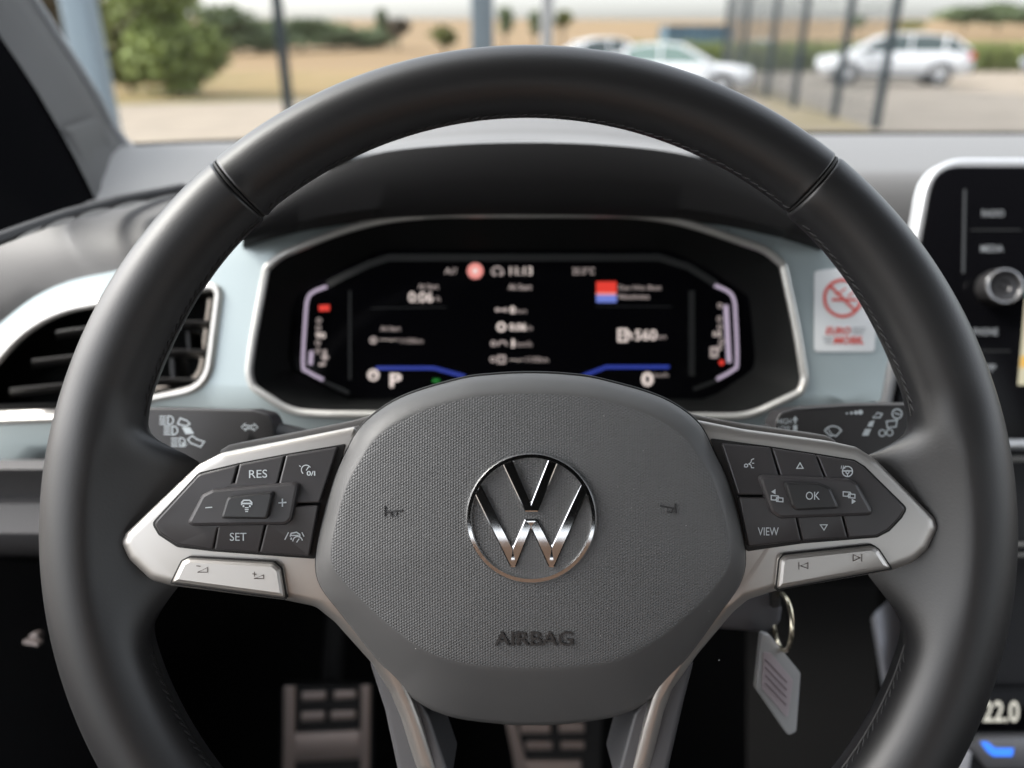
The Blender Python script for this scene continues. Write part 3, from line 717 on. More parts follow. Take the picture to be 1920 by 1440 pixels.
TX('1', 962, 644, 15, 5, bold=.03); TX('km/h', 983, 645, 10, 28, e_dim); TX('--,-', 968, 676, 4, 26, bold=.02); TX('l/100km', 1007, 674, 10, 42, e_dim)
TX('Ab Start', 732, 616, 9, 38, e_dim, .01); TX('--,-', 729, 638, 4, 34, bold=.02); TX('l/100km', 772, 639, 9, 42, e_dim)
TX('560', 1211, 628, 20, 41, bold=.012); TX('km', 1241, 631, 9, 16, e_dim)
TX('Das Hits Best', 1200, 539, 9, 80, e_dim); TX('Absolutes', 1188, 556, 9, 58, e_dim, .01)
TX('P', 742, 713, 26, 22, bold=.03, name='gear_readout'); TX('0', 1214, 711, 26, 22, bold=.03, name='speed_readout'); TX('km/h', 1240, 703, 8, 26, e_dim)
ro('warning_symbol', e_pink, lambda g: flat(g, arc(891, 508, 15, 0, 360, 24)[:-1], T)); ro('warning_dot', e_white, lambda g: flat(g, arc(891, 508, 5, 0, 360, 12)[:-1], T-.0002))
ro('car_symbol', e_dim, lambda g: (ribbon(g, [(922, 513), (923, 506), (928, 501), (937, 501), (942, 507), (944, 514)], 3, T), flat(g, arc(927, 514, 3.4, 0, 360, 10)[:-1], T-.0001), flat(g, arc(939, 514, 3.4, 0, 360, 10)[:-1], T-.0001)))
ro('distance_symbol', e_dim, lambda g: (ribbon(g, [(930, 581), (950, 581)], 4, T), flat(g, arc(932, 581, 4, 0, 360, 10)[:-1], T-.0001), flat(g, arc(948, 581, 4, 0, 360, 10)[:-1], T-.0001)))
ro('clock_symbol', e_white, lambda g: ribbon(g, arc(940, 613, 7, 0, 360, 18)[:-1], 4, T, True))
ro('average_symbol', e_dim, lambda g: (ribbon(g, arc(925, 644, 4, 0, 360, 12)[:-1], 3, T, True), ribbon(g, arc(942, 648, 8, 180, 360, 10), 3.5, T)))
ro('consumption_symbol', e_dim, lambda g: (ribbon(g, arc(924, 674, 4, 0, 360, 12)[:-1], 3, T, True), ribbon(g, [(934, 668), (946, 668), (946, 680), (934, 680)], 4, T, True)))
ro('consumption_symbol', e_dim, lambda g: ribbon(g, arc(700, 638, 5, 0, 360, 12)[:-1], 4, T, True))
ro('hold_symbol', e_white, lambda g: (ribbon(g, arc(700, 703, 9, 0, 360, 18)[:-1], 4, T, True), ribbon(g, [(694, 705), (700, 699), (706, 705)], 3, T-.0001)))
ro('fuel_symbol', e_white, lambda g: (ribbon(g, [(1160, 618), (1175, 618), (1175, 639), (1160, 639)], 4, T, True), ribbon(g, [(1176, 622), (1183, 626), (1183, 636)], 4, T-.0001), ribbon(g, [(1163, 628), (1172, 628)], 4, T-.0001)))
ro('station_logo', e_red, lambda g: flat(g, [(1118, 528), (1156, 528), (1156, 549), (1118, 549)], T)); ro('station_logo', e_appblue, lambda g: flat(g, [(1118, 553), (1156, 553), (1156, 567), (1118, 567)], T)); ro('station_logo', e_pink, lambda g: flat(g, [(1118, 549), (1156, 549), (1156, 553), (1118, 553)], T))
ro('lane_line', e_blue, lambda g: ribbon(g, [(705, 690), (813, 690), (872, 706)], 6, T)); ro('lane_line', e_blue, lambda g: ribbon(g, [(1090, 706), (1137, 688), (1255, 688)], 6, T))
ro('indicator_light', e_green, lambda g: flat(g, [(811, 711), (824, 711), (824, 717), (811, 717)], T))
ro('divider_line', frame_dark, lambda g: ribbon(g, [(695, 578), (838, 576)], 2, T)); ro('divider_line', frame_dark, lambda g: ribbon(g, [(1115, 575), (1260, 575)], 2, T))
# lit brackets and side gauges
def LB(pts, w, m, name): ro(name, m, lambda g: ribbon(g, pts, w, T-.0012))
LB(catmull([(613, 537), (588, 547), (577, 560), (573, 590), (568, 682), (576, 696), (606, 712)], 4, False), 6.5, e_lilac, 'gauge_bracket')
LB(catmull([(1340, 535), (1366, 547), (1376, 562), (1379, 590), (1382, 678), (1374, 694), (1344, 711)], 4, False), 6.5, e_lilac, 'gauge_bracket')
ro('gauge_bar', e_lilac, lambda g: ribbon(g, [(584, 658), (582, 684)], 8, T-.0014)); ro('gauge_bar', e_lilac, lambda g: ribbon(g, [(1361, 572), (1367, 680)], 9, T-.0014))
ro('gauge_mark', e_red, lambda g: ribbon(g, [(598, 578), (618, 577)], 11, T)); ro('gauge_mark', e_red, lambda g: flat(g, arc(1353, 680, 5, 0, 360, 12)[:-1], T))
for u, v in [(598, 601), (597, 615), (596, 643), (596, 658), (1350, 573), (1349, 598), (1350, 613), (1353, 640), (1350, 650)]: ro('gauge_tick', e_dim, lambda g: ribbon(g, arc(u, v, 4, 0, 360, 10)[:-1], 2, T, True))
TX('90', 601, 629, 11, 18, e_white, .02, 'gauge_number'); TX('1/2', 1345, 626, 10, 15, e_white, .02, 'gauge_number')
ro('temperature_symbol', e_dim, lambda g: (ribbon(g, [(609, 656), (609, 676)], 6, T), ribbon(g, [(602, 670), (616, 670)], 5, T-.0001), ribbon(g, [(598, 684), (610, 682)], 6, T)))
ro('fuel_symbol', e_dim, lambda g: (ribbon(g, [(1334, 653), (1344, 653), (1344, 668), (1334, 668)], 5, T, True), ribbon(g, [(1345, 657), (1351, 655)], 3, T-.0001)))

# ================================================================ STICKER on the trim panel
stk = thing('warning_sticker', 'white no smoking sticker with red lettering on the pale blue trim', 'sticker', pix(1583, 660, .455))
sdp = lambda o: (lambda u, v: td(u, v)-o)
g = G(); plate(g, [(1527, 508), (1600, 500), (1648, 514), (1640, 660), (1527, 660)], .45, .0004, .4, 8, df=sdp(.0008)); card = mk('card', g, sticker_w, stk)
g = G(); ribbon(g, arc(1580, 559, 34, 0, 360, 40)[:-1], 6, .45, True, df=sdp(.0012)); ribbon(g, [(1557, 536), (1604, 583)], 5, .45, df=sdp(.0013)); mk('prohibition_sign', g, sticker_r, card, smooth=0)
g = G(); ribbon(g, [(1560, 562), (1606, 562)], 5, .45, df=sdp(.0014)); ribbon(g, [(1566, 552), (1576, 548), (1586, 540)], 3, .45, df=sdp(.0014)); ribbon(g, [(1590, 556), (1600, 548)], 3, .45, df=sdp(.0014)); mk('cigarette_sign', g, sticker_r, card, smooth=0)
g = G(); text(g, 'EURO', (1548, 613, 1595, 627), .45, bold=.03, shear=.2, df=sdp(.0012)); text(g, 'MOBIL', (1563, 631, 1620, 645), .45, bold=.03, shear=.2, df=sdp(.0012)); mk('red_lettering', g, sticker_r, card, smooth=0)
g = G(); [ribbon(g, [(1598, v), (1623-k*2, v)], 2.5, .45, df=sdp(.0012)) for k, v in enumerate((615, 620, 625))]; [ribbon(g, [(1542+k*2, v), (1560, v)], 2.5, .45, df=sdp(.0012)) for k, v in enumerate((633, 638, 643))]; mk('grey_stripe', g, sticker_g, card, smooth=0)

# ================================================================ INFOTAINMENT SCREEN
inf = thing('infotainment_screen', 'black touchscreen unit in a silver frame at the right picture edge', 'screen', pix(1850, 830, .54))
FR = [(1640, 842), (1740, 297), (2500, 297), (2480, 842)]
ID = .545
g = G(); plate(g, FR, ID, .010, 8, [20, 85, 60, 40], 5, 12); mk('frame', g, mat('screen_frame', (.55, .56, .58), .3, metal=.5), inf)
GI = [(1659, 824), (1751, 312), (2480, 312), (2465, 824)]
g = G(); plate(g, GI, ID-.0015, .012, 4, [12, 60, 40, 20], 3, 10); scr = mk('screen_glass', g, mat('screen_black', (.004, .004, .005), .10, spec=.08), inf)
S = ID-.0018
def so(name, m, b):
    g = G(); b(g); return mk(name, g, m, scr, smooth=0)
for s, u, v, w, h in [('RADIO', 1862, 400, 42, 13), ('MEDIA', 1860, 466, 42, 13), ('PHONE', 1848, 622, 46, 13), ('APP', 1850, 690, 34, 13)]: so('key_lettering', e_screen, lambda g: text(g, s, (u-w/2, v-h/2, u+w/2, v+h/2), S, bold=.01))
dl = emis('screen_line', (.6, .63, .66), .13)
so('divider_line', dl, lambda g: ribbon(g, [(1809, 355), (1806, 512)], 5, S)); so('divider_line', frame_dark, lambda g: ribbon(g, [(1820, 431), (1915, 431)], 3, S)); so('divider_line', frame_dark, lambda g: ribbon(g, [(1825, 658), (1895, 658)], 3, S))
so('map_view', e_map, lambda g: flat(g, [(1922, 560), (2400, 560), (2400, 722), (1908, 722)], S)); so('map_road', e_mapo, lambda g: flat(g, [(1914, 668), (2000, 655), (2000, 675), (1912, 690)], S-.0002)); so('map_header', mat('map_hdr', (.0, .0, .0), .4, emit=(.03, .22, .20), es=.7), lambda g: flat(g, [(1924, 520), (2400, 520), (2400, 558), (1922, 558)], S))
g = G(); c0 = pix(1862, 541, S); k = S/FPX
prof = [(33, 0), (34, .003), (33, .010), (31, .0125), (29, .013), (26.5, .0115), (24, .0118), (12, .0118), (10, .0108), (6, .0108), (5, .0118), (.3, .0118)]
g.rings([[c0+Vector((cos(2*pi*i/40)*r*k*1.06, sin(2*pi*i/40)*r*k, z)) for i in range(40)] for r, z in prof]); mk('knob', g, mat('knob_silver', (.07, .068, .07), .32, metal=.7), inf)
g = G(); rr = 30*k; g.tube([c0+Vector((cos(2*pi*i/40)*rr*1.06, sin(2*pi*i/40)*rr, .0128)) for i in range(40)], .0011, 8, loop=True); mk('knob_ring', g, mat('ring_silver', (.38, .38, .39), .25, metal=.8), inf)

# ================================================================ CENTRE CONSOLE AND CLIMATE PANEL
con = thing('centre_console', 'dark centre console with climate panel at the lower right corner', 'console', pix(1850, 1430, .55))
g = G(); g.rings([[pix(u, v, d) for u in (1705, 1760, 1900, 2300)] for v, d in ((842, .56), (900, .565), (960, .56), (1010, .555), (1060, .56), (1200, .56), (1290, .545), (1500, .53), (1700, .52))], closed=False, cap=False); mk('panel', g, mat('console_black', (.012, .012, .013), .5, spec=.2), con)
g = G(); g.rings([[pix(1705+dx, v, d+dd) for dx, dd in ((0, 0), (-8, .03), (-60, .20))] for v, d in ((842, .56), (1010, .555), (1200, .56), (1500, .53), (1700, .52))], closed=False, cap=False); mk('side_wall', g, mat('console_side', (.004, .004, .004), .9, spec=.0), con)
for v, w in ((1022, 7), (1042, 5), (862, 9)):
    g = G(); g.tube([pix(1700, v, .556), pix(2300, v-4, .556)], w*.5*.0004, 8); mk('bright_strip', g, bead, con)
g = G(); plate(g, [(1830, 1292), (2300, 1288), (2300, 1372), (1822, 1372)], .538, .01, 3, 5); cp = mk('climate_display', g, glass_black, con)
g = G(); text(g, '22.0', (1843, 1314, 1911, 1354), .5376, bold=.02); mk('temperature_readout', g, e_temp, cp, smooth=0)
g = G(); ribbon(g, [(1822, 1291), (2300, 1287)], 2.5, .5372); mk('display_edge', g, frame_dark, cp, smooth=0)
g = G(); plate(g, [(1812, 1400), (1838, 1383), (2300, 1380), (2300, 1440), (1850, 1442)], .532, .012, 4, 5); kn = mk('climate_slider', g, mat('slider_grey', (.18, .18, .19), .35, metal=.4), con)
g = G(); flat(g, [(1838, 1391), (1851, 1391), (1866, 1403), (1901, 1403), (1898, 1418), (1862, 1418), (1850, 1408)], .5316); mk('blue_light', g, e_cyan, kn, smooth=0)
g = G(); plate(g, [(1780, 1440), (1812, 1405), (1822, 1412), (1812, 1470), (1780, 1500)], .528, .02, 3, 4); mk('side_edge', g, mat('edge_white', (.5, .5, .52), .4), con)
g = G(); g.rings([[pix(1700, 1095, .60), pix(1730, 1300, .60)], [pix(1640, 1150, .56), pix(1672, 1330, .57)], [pix(1634, 1160, .57), pix(1664, 1340, .58)], [pix(1634, 1160, .62), pix(1664, 1340, .62)]], closed=False, cap=False); mk('side_cheek', g, mat('cheek_grey', (.45, .455, .49), .5), con)

# ================================================================ PEDALS
def pedal(name, label, outline, d, bars, plates, arm):
    t = thing(name, label, 'pedal', pix(outline[0][0], 1440, d)); g = G(); plate(g, outline, d, .012, 4, 8); mk('rubber_pad', g, rubber, t)
    for q in bars: g = G(); plate(g, q, d-.004, .004, 1.5, 3); mk('grip_bar', g, alu, t)
    for q in plates: g = G(); plate(g, q, d-.0035, .0035, 1.5, 3); mk('metal_plate', g, alu, t)
    g = G(); g.tube([pix(*arm[0]), pix(*arm[1])], .012, 8); mk('arm', g, rubber, t)
def q4(u0, v0, u1, v1, s=0): return [(u0, v0+s), (u1, v0-s), (u1, v1-s), (u0, v1+s)]
pedal('brake_pedal', 'aluminium and rubber pedal seen left of the lower wheel spoke', [(528, 1286), (697, 1284), (694, 1600), (524, 1600)], .80,
      [q4(566, 1298, 610, 1313, 1), q4(626, 1296, 667, 1311, 1), q4(564, 1336, 608, 1352, 1), q4(620, 1334, 666, 1349, 1)],
      [[(533, 1288), (553, 1287), (550, 1600), (527, 1600)], [(677, 1286), (694, 1285), (691, 1600), (674, 1600)], q4(551, 1373, 675, 1426, 3)], ((612, 1440, .84), (640, 1000, .95)))
pedal('accelerator_pedal', 'aluminium and rubber pedal under the bottom of the airbag cover', [(945, 1330), (1130, 1330), (1120, 1600), (990, 1600)], .80,
      [q4(975, 1358, 1032, 1376, 0), q4(1048, 1357, 1096, 1374, 0), q4(986, 1392, 1036, 1406, 0), q4(1052, 1392, 1096, 1405, 0)],
      [[(948, 1352), (966, 1356), (990, 1440), (1010, 1600), (985, 1600), (962, 1420)], q4(985, 1427, 1090, 1480, 0)], ((1040, 1440, .84), (1060, 1000, .95)))

# ================================================================ STEERING COLUMN, STALKS, KEY
clm = thing('steering_column', 'black steering column shroud behind the wheel hub', 'steering column', pix(990, 1000, .40))
g = G()
def rr_(cx, cy, w, h, d, n=32): return [pix(cx+w*math.copysign(abs(cos(2*pi*k/n))**.6, cos(2*pi*k/n)), cy+h*math.copysign(abs(sin(2*pi*k/n))**.6, sin(2*pi*k/n)), d) for k in range(n)]
g.rings([rr_(990, 985, 250, 170, .325), rr_(990, 985, 300, 190, .34), rr_(990, 985, 330, 200, .37), rr_(990, 960, 330, 190, .44)]); mk('shroud', g, soft_black, clm)
g = G(); plate(g, [(1300, 1105), (1455, 1112), (1466, 1140), (1462, 1166), (1440, 1186), (1340, 1178), (1300, 1150)], .355, .05, 8, 14, 4); mk('ignition_housing', g, mat('housing_grey', (.10, .10, .11), .4), clm)
stalk_m = mat('stalk_black', (.030, .029, .030), .38, bump=.1, bscale=2500)
lst = thing('indicator_stalk', 'black indicator and headlight stalk left of the wheel hub', 'stalk', pix(516, 815, .362))
SD = .362
g = G(); plate(g, [(215, 770), (282, 764), (475, 768), (505, 776), (514, 794), (518, 850), (420, 900), (250, 900), (215, 850)], SD, .014, 5, [4, 4, 20, 20, 14, 10, 10, 10, 10], 4); lv = mk('lever', g, stalk_m, lst)
g = G(); g.tube([pix(470, 815, SD+.008), pix(700, 870, SD+.02)], .009, 12); mk('stem', g, soft_black, lst)
def ic(parent, name, m, d, b):
    g = G(); b(g, d-.00025); return mk(name, g, m, parent, smooth=0)
def headl(g, d, u, v, s=1):
    ribbon(g, arc(u+6*s, v, 8*s, -95, 95, 12, 8*s)+[(u+4*s, v+8*s), (u+4*s, v-8*s)], 2.2, d, True)
    for k in range(4): ribbon(g, [(u-12*s, v-7.2*s+k*4.8*s), (u+1*s, v-7.2*s+k*4.8*s)], 2.0, d)
for u, v in ((311, 788), (319, 807), (333, 829)): ic(lv, 'headlight_symbol', icon_w, SD, lambda g, d: headl(g, d, u, v))
ic(lv, 'arrow_symbol', icon_w, SD, lambda g, d: ribbon(g, [(333, 795), (338, 784), (351, 789), (356, 795), (348, 799)], 2.4, d, True)); ic(lv, 'block_symbol', icon_w, SD, lambda g, d: flat(g, [(341, 801), (356, 801), (364, 813), (348, 814)], d))
ic(lv, 'arrow_symbol', icon_w, SD, lambda g, d: ribbon(g, [(352, 824), (358, 831), (376, 838), (383, 828), (370, 824), (360, 817)], 2.4, d, True)); ic(lv, 'small_symbol', icon_w, SD, lambda g, d: text(g, 'B·', (341, 829, 352, 838), d, bold=.02))
ic(lv, 'indicator_symbol', icon_w, SD, lambda g, d: (ribbon(g, [(453, 801), (460, 794), (460, 798), (466, 798), (466, 804), (460, 804), (460, 808)], 2, d, True), ribbon(g, [(483, 801), (476, 794), (476, 798), (470, 798), (470, 804), (476, 804), (476, 808)], 2, d, True)))
rst = thing('wiper_stalk', 'black windscreen wiper stalk right of the wheel hub', 'stalk', pix(1450, 800, .362))
g = G(); plate(g, [(1448, 850), (1453, 790), (1462, 773), (1490, 765), (1600, 758), (1698, 756), (1770, 760), (1770, 850), (1740, 900), (1560, 900)], SD, .014, 5, [10, 14, 14, 14, 10, 4, 4, 10, 10, 10], 4); rv = mk('lever', g, stalk_m, rst)
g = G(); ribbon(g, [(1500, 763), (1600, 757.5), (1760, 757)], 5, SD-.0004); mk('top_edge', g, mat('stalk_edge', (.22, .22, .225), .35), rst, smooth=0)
g = G(); g.tube([pix(1500, 815, SD+.008), pix(1280, 870, SD+.02)], .009, 12); mk('stem', g, soft_black, rst)
ic(rv, 'lettering', icon_w, SD, lambda g, d: text(g, 'HIGH', (1458, 785, 1484, 795), d, bold=.01)); ic(rv, 'lettering', icon_w, SD, lambda g, d: text(g, 'LOW', (1460, 798, 1482, 808), d, bold=.01))
ic(rv, 'arrow_symbol', icon_w, SD, lambda g, d: (flat(g, [(1491, 780), (1497, 788), (1485, 788)], d), ribbon(g, [(1491, 788), (1491, 794)], 4, d), flat(g, [(1487, 797), (1495, 797), (1495, 808), (1487, 808)], d)))
ic(rv, 'wiper_symbol', icon_w, SD, lambda g, d: (ribbon(g, arc(1562, 818, 19, 215, 325, 12)+arc(1562, 822, 6, 325, 215, 6), 2.6, d, True), ribbon(g, [(1562, 818), (1551, 802)], 2, d-.0001)))
ic(rv, 'drop_symbol', icon_w, SD, lambda g, d: [flat(g, arc(1588+k*8.5, 775-k*.7, 2.0+k*.9, 0, 360, 10)[:-1], d) for k in range(4)])
ic(rv, 'arrow_symbol', icon_w, SD, lambda g, d: (ribbon(g, [(1636, 783), (1645, 774), (1654, 776), (1650, 783)], 2.4, d, True), flat(g, [(1630, 791), (1640, 788), (1636, 800), (1626, 800)], d), flat(g, [(1622, 804), (1634, 804), (1628, 817), (1616, 817)], d)))
ic(rv, 'rear_wiper_symbol', icon_w, SD, lambda g, d: (ribbon(g, [(1662, 790), (1682, 788), (1680, 800), (1664, 802)], 2.4, d, True), ribbon(g, arc(1682, 776, 9, 0, 360, 16)[:-1], 2.6, d, True), ribbon(g, [(1677, 774), (1688, 778)], 2.4, d-.0001), ribbon(g, arc(1654, 812, 6, 0, 360, 12)[:-1], 2.2, d, True), ribbon(g, arc(1668, 811, 6, 0, 360, 12)[:-1], 2.2, d, True)))
key = thing('key_tag', 'clear plastic key tag hanging from a metal ring below the right spoke', 'key tag', pix(1457, 1140, .352))
KD = .348
g = G(); n = 40; c0 = pix(1467, 1166, KD)
g.tube([c0+Vector((cos(2*pi*k/n)*.0010, sin(2*pi*k/n)*.0125, cos(2*pi*k/n)*.009)) for k in range(n)], .0011, 10, loop=True); mk('key_ring', g, mat('ring_brass', (.72, .66, .52), .22, metal=1), key)
g = G(); plate(g, [(1446, 1100), (1462, 1100), (1464, 1138), (1448, 1140)], KD+.004, .004, 1, 2); mk('key_head', g, soft_black, key)
TG = [(1428, 1186), (1443, 1190), (1501, 1262), (1493, 1372), (1478, 1380), (1417, 1292)]
tagp = mat('tag_plastic', (.40, .395, .39), .18, spec=.6)
tgd = lambda o: (lambda u, v: KD+(u-1460)*.00016-o)
g = G(); plate(g, TG, KD, .0035, 3, 9, 3, df=tgd(0)); tg = mk('tag', g, tagp, key)
g = G(); plate(g, [(1432, 1222), (1446, 1225), (1487, 1275), (1477, 1348), (1428, 1290)], KD, .0003, .4, 4, df=tgd(.0005)); mk('paper_label', g, mat('tag_paper', (.40, .34, .355), .7), tg)
g = G(); [ribbon(g, [(1434+k*.4, 1236+k*15), (1476-k*.6, 1280+k*14)], 2.4, KD, df=tgd(.0009)) for k in range(4)]; mk('handwriting', g, mat('tag_ink', (.20, .15, .17), .7), tg, smooth=0)
# ================================================================ STEERING WHEEL
D0 = .297; CX, CY = 990, 993
wh = thing('steering_wheel', 'black leather steering wheel with silver spokes, buttons and round chrome emblem', 'steering wheel', pix(CX, CY, D0))
C0 = pix(CX, CY, D0); ROUT = .185
def zd(z): return D0-z-.004
def rim_r(th): return interp(abs(th), [0, 38, 41, 70, 80, 100, 112, 180], [.0130, .0132, .0138, .0152, .0166, .0168, .0166, .0164])
def rim_ext(th):                                # leather flows inwards to the spoke
    a = abs(th); S = lambda x: (lambda t: t*t*t*(t*(6*t-15)+10))(max(0, min(1, x))); return .022*S((a-74.3)/6.2)*(1-S((a-92)/17))
def rim_panel(name, a0, a1, mt):
    g = G(); rs = []; ths = []
    n = int(abs(a1-a0)/.75); ths = [a0+(a1-a0)*k/n for k in range(n+1)]
    for e, s in ((a0, 1), (a1, -1)):
        sg = 1 if a1 > a0 else -1; ths += [e+s*sg*x for x in (.12, .25, .4, .55)]
    ths = sorted(set(ths), reverse=a1 < a0)
    for th in ths:
        de = min(abs(th-a0), abs(th-a1)); sh = -.0013*max(0, 1-de/.45)**2
        r = rim_r(th)+sh; R = ROUT-rim_r(th); e = rim_ext(th); T_ = radians(th); rad = Vector((sin(T_), cos(T_), 0)); ring = []
        for k in range(56):
            ph = 2*pi*k/56; cr, cz = cos(ph), sin(ph)
            fl = abs(((ph % (2*pi))-pi)); t = max(0, 1-degrees_(fl)/66); w = t**2.4
            dz = 1.12 if cz < 0 else 1.0
            z = cz*r*dz-.0085*sqrt(w)*(e/.022)
            ring.append(C0+rad*(R+cr*r-e*w)+Vector((0, 0, z)))
        rs.append(ring)
    g.rings(rs); return mk(name, g, mt, wh, smooth=60)
def degrees_(x): return x*180/pi
SA, SB = -40.3, 39.4
rim_panel('rim_leather', SA+.12, SB-.12, leather)['label'] = 'smooth upper leather section of the rim'
rim_panel('rim_leather', SA-.12, -179.9, leather)['label'] = 'left grip of the rim'
rim_panel('rim_leather', SB+.12, 179.9, leather)['label'] = 'right grip of the rim'
for sa in (SA, SB):
    g = G(); T_ = radians(sa); rad = Vector((sin(T_), cos(T_), 0)); r = rim_r(sa)-.0011; R = ROUT-rim_r(sa)
    g.tube([C0+rad*(R+cos(2*pi*k/40)*r)+Vector((0, 0, sin(2*pi*k/40)*r*1.05)) for k in range(40)], .0006, 6, loop=True); mk('rim_seam', g, black_gap, wh)
# stitching along the inner seam of the rim
g = G(); rnd = random.Random(2)
a = -178.0
while a < 178:
    if not (72 < abs(a) < 108) and abs(abs(a)-40) > .8:
        r = rim_r(a)+.0001; R = ROUT-rim_r(a); ph = radians(176); pts = []
        for da, dph in ((0, 3), (.55, 0), (1.1, -3)):
            T_ = radians(a+da); rad = Vector((sin(T_), cos(T_), 0)); p2 = ph+radians(dph+rnd.uniform(-1, 1))
            pts.append(C0+rad*(R+cos(p2)*r)+Vector((0, 0, sin(p2)*r)))
        g.tube(pts, [.00022, .00038, .00022], 5)
    a += 1.35
mk('stitching', g, thread, wh, kind='stuff')
g = G()
for side in (-1, 1):
    pts = []
    for k in range(140):
        a = side*(41+ (178-41)*k/139)
        if 74 < abs(a) < 107: 
            if pts: g.tube(pts, .00045, 5); pts = []
            continue
        r = rim_r(a); R = ROUT-r; T_ = radians(a); rad = Vector((sin(T_), cos(T_), 0)); ph = radians(182); pts.append(C0+rad*(R+cos(ph)*r)+Vector((0, 0, sin(ph)*r)))
    g.tube(pts, .00045, 5)
mks('inner_seam', g, black_gap, wh)

# ---- spoke body behind the trim
zs = .0025
LT = [(665, 800), (520, 829), (415, 849), (372, 871), (236, 1000), (228, 1018), (243, 1049), (284, 1088), (322, 1098), (535, 1125), (592, 1137), (628, 1166), (698, 1244), (733, 1300), (752, 1345), (784, 1450), (820, 1450), (792, 1362), (775, 1315), (700, 1150), (700, 850)]
RT = [(1295, 785), (1400, 806), (1560, 828), (1605, 838), (1642, 862), (1752, 972), (1757, 990), (1738, 1030), (1712, 1054), (1672, 1069), (1456, 1107), (1402, 1124), (1374, 1148), (1308, 1226), (1260, 1292), (1244, 1335), (1216, 1450), (1183, 1450), (1208, 1355), (1222, 1308), (1290, 1150), (1290, 850)]
for nm, poly in (('spoke_body', [(700, 778), (655, 790), (520, 817), (430, 834), (412, 845), (420, 880), (420, 1050), (440, 1090), (540, 1112), (700, 1140)]),
                 ('spoke_body', [(1270, 770), (1320, 781), (1400, 795), (1548, 816), (1568, 827), (1560, 880), (1560, 1040), (1540, 1070), (1450, 1090), (1290, 1140)])):
    g = G(); plate(g, poly, zd(-.0095), .016, 6, [6, 6, 20, 8, 8, 20, 10, 10, 10, 10], 4); mk(nm, g, mat('spoke_grey', (.13, .125, .12), .5), wh)
for poly in ([(690, 1230), (722, 1330), (752, 1470), (850, 1470), (805, 1340), (760, 1260)], [(1304, 1226), (1280, 1320), (1246, 1470), (1152, 1470), (1188, 1336), (1250, 1260)]):
    g = G(); plate(g, poly, zd(-.0085), .03, 9, 10, 4); mk('lower_spoke_body', g, mat('spoke_dark', (.085, .085, .09), .42), wh)
# ---- silver trim, each side one forked piece
def trim_df(u, v): return zd(.0062)+.0095*max(0, min(1, (v-1100)/180))**1.2+.004*max(0, (v-1280)/160)
g = G(); plate(g, LT, .29, .010, 17, [4, 40, 40, 40, 16, 16, 24, 40, 40, 40, 40, 60, 40, 40, 40, 4, 4, 40, 40, 4, 4], 6, 6, df=trim_df, bz=.55); mk('spoke_trim', g, silver, wh, smooth=50, label='left silver spoke trim')
g = G(); plate(g, RT, .29, .010, 17, [4, 40, 40, 40, 40, 16, 16, 24, 40, 40, 40, 40, 40, 60, 40, 40, 4, 4, 40, 40, 4], 6, 6, df=trim_df, bz=.55); mk('spoke_trim', g, silver, wh, smooth=50, label='right silver spoke trim')
# ---- button carriers
ZC = zd(.0069)
ZB = Dp(lambda u, v: zd(.0108)+2.0e-7*(v-948+(.06*(u-990) if u < 990 else -.06*(u-990))*.0)**2)
LP = [(648, 832), (530, 852), (447, 868), (372, 886), (284, 981), (297, 1003), (332, 1026), (398, 1034), (590, 1048)]
RP = [(1332, 822), (1445, 837), (1530, 850), (1603, 862), (1622, 874), (1702, 953), (1691, 972), (1668, 996), (1645, 1008), (1505, 1019), (1400, 1034)]
for q in (LP, RP): g = G(); plate(g, q, ZC, .004, 1, [3, 6, 6, 20, 12, 12, 20, 6, 3]); mk('button_carrier', g, black_gap, wh)
def button(poly, label, r=3, d=ZB, bev=3.0, th=.0028, m=btn, name='button'):
    g = G(); plate(g, inset(poly, .7), d(poly[0][0], poly[0][1]) if callable(d) else d, th, bev, r, 2, 5, df=d if callable(d) else None); return mk(name, g, m, wh, smooth=18, label=label)
b_blank = button([(447, 871), (372, 889), (288, 981), (300, 1001), (334, 1022), (399, 1031), (408, 992), (430, 985), (470, 900), (437, 905)], 'blank left end of the left button pad', [3, 14, 10, 10, 16, 3, 2, 2, 2, 2])
b_res = button([(449, 870), (534, 854), (519, 912), (436, 920)], 'RES button')
b_cru = button([(536, 853.5), (634, 837), (599, 943), (545, 945), (520, 915)], 'cruise control switch')
b_lane = button([(545, 948), (598, 946), (580, 1044), (486, 1037), (500, 980)], 'lane assist button')
b_set = button([(410, 980), (498, 980), (485, 1036.5), (401, 1031.5)], 'SET button')
b_voice = button([(1352, 830), (1445, 839), (1463, 900), (1440, 929), (1384, 928)], 'voice control button')
b_up = button([(1447, 839.5), (1529, 852), (1550, 905), (1466, 900)], 'upward arrow button')
b_heat = button([(1531, 852.5), (1602, 864), (1620, 876), (1699, 953), (1688, 971), (1666, 994), (1643, 1006), (1592, 1009), (1580, 965), (1600, 930), (1552, 905)], 'heated wheel button', [3, 14, 14, 10, 12, 14, 14, 3, 2, 2, 2])
b_view = button([(1385, 931), (1442, 932), (1492, 968), (1503, 1014), (1404, 1026)], 'VIEW button')
b_dn = button([(1494, 967), (1578, 965), (1590, 1009), (1505, 1014)], 'downward arrow button')
ZR = zd(.0130); ZO = zd(.0155)
k_l = button([(350, 981), (378, 927), (398, 917), (545, 904), (561, 906), (548, 975), (536, 985), (362, 987)], 'left rocker with plus and minus', [8, 14, 16, 10, 8, 14, 14, 6], ZR, 6, .0045, btn, 'rocker')
k_r = button([(1420, 890), (1592, 897), (1608, 906), (1637, 958), (1632, 967), (1462, 973), (1446, 962)], 'right rocker with page symbols', [10, 16, 14, 10, 8, 16, 14], ZR, 6, .0045, btn, 'rocker')
ctr_m = mat('centre_button', (.026, .026, .027), .3)
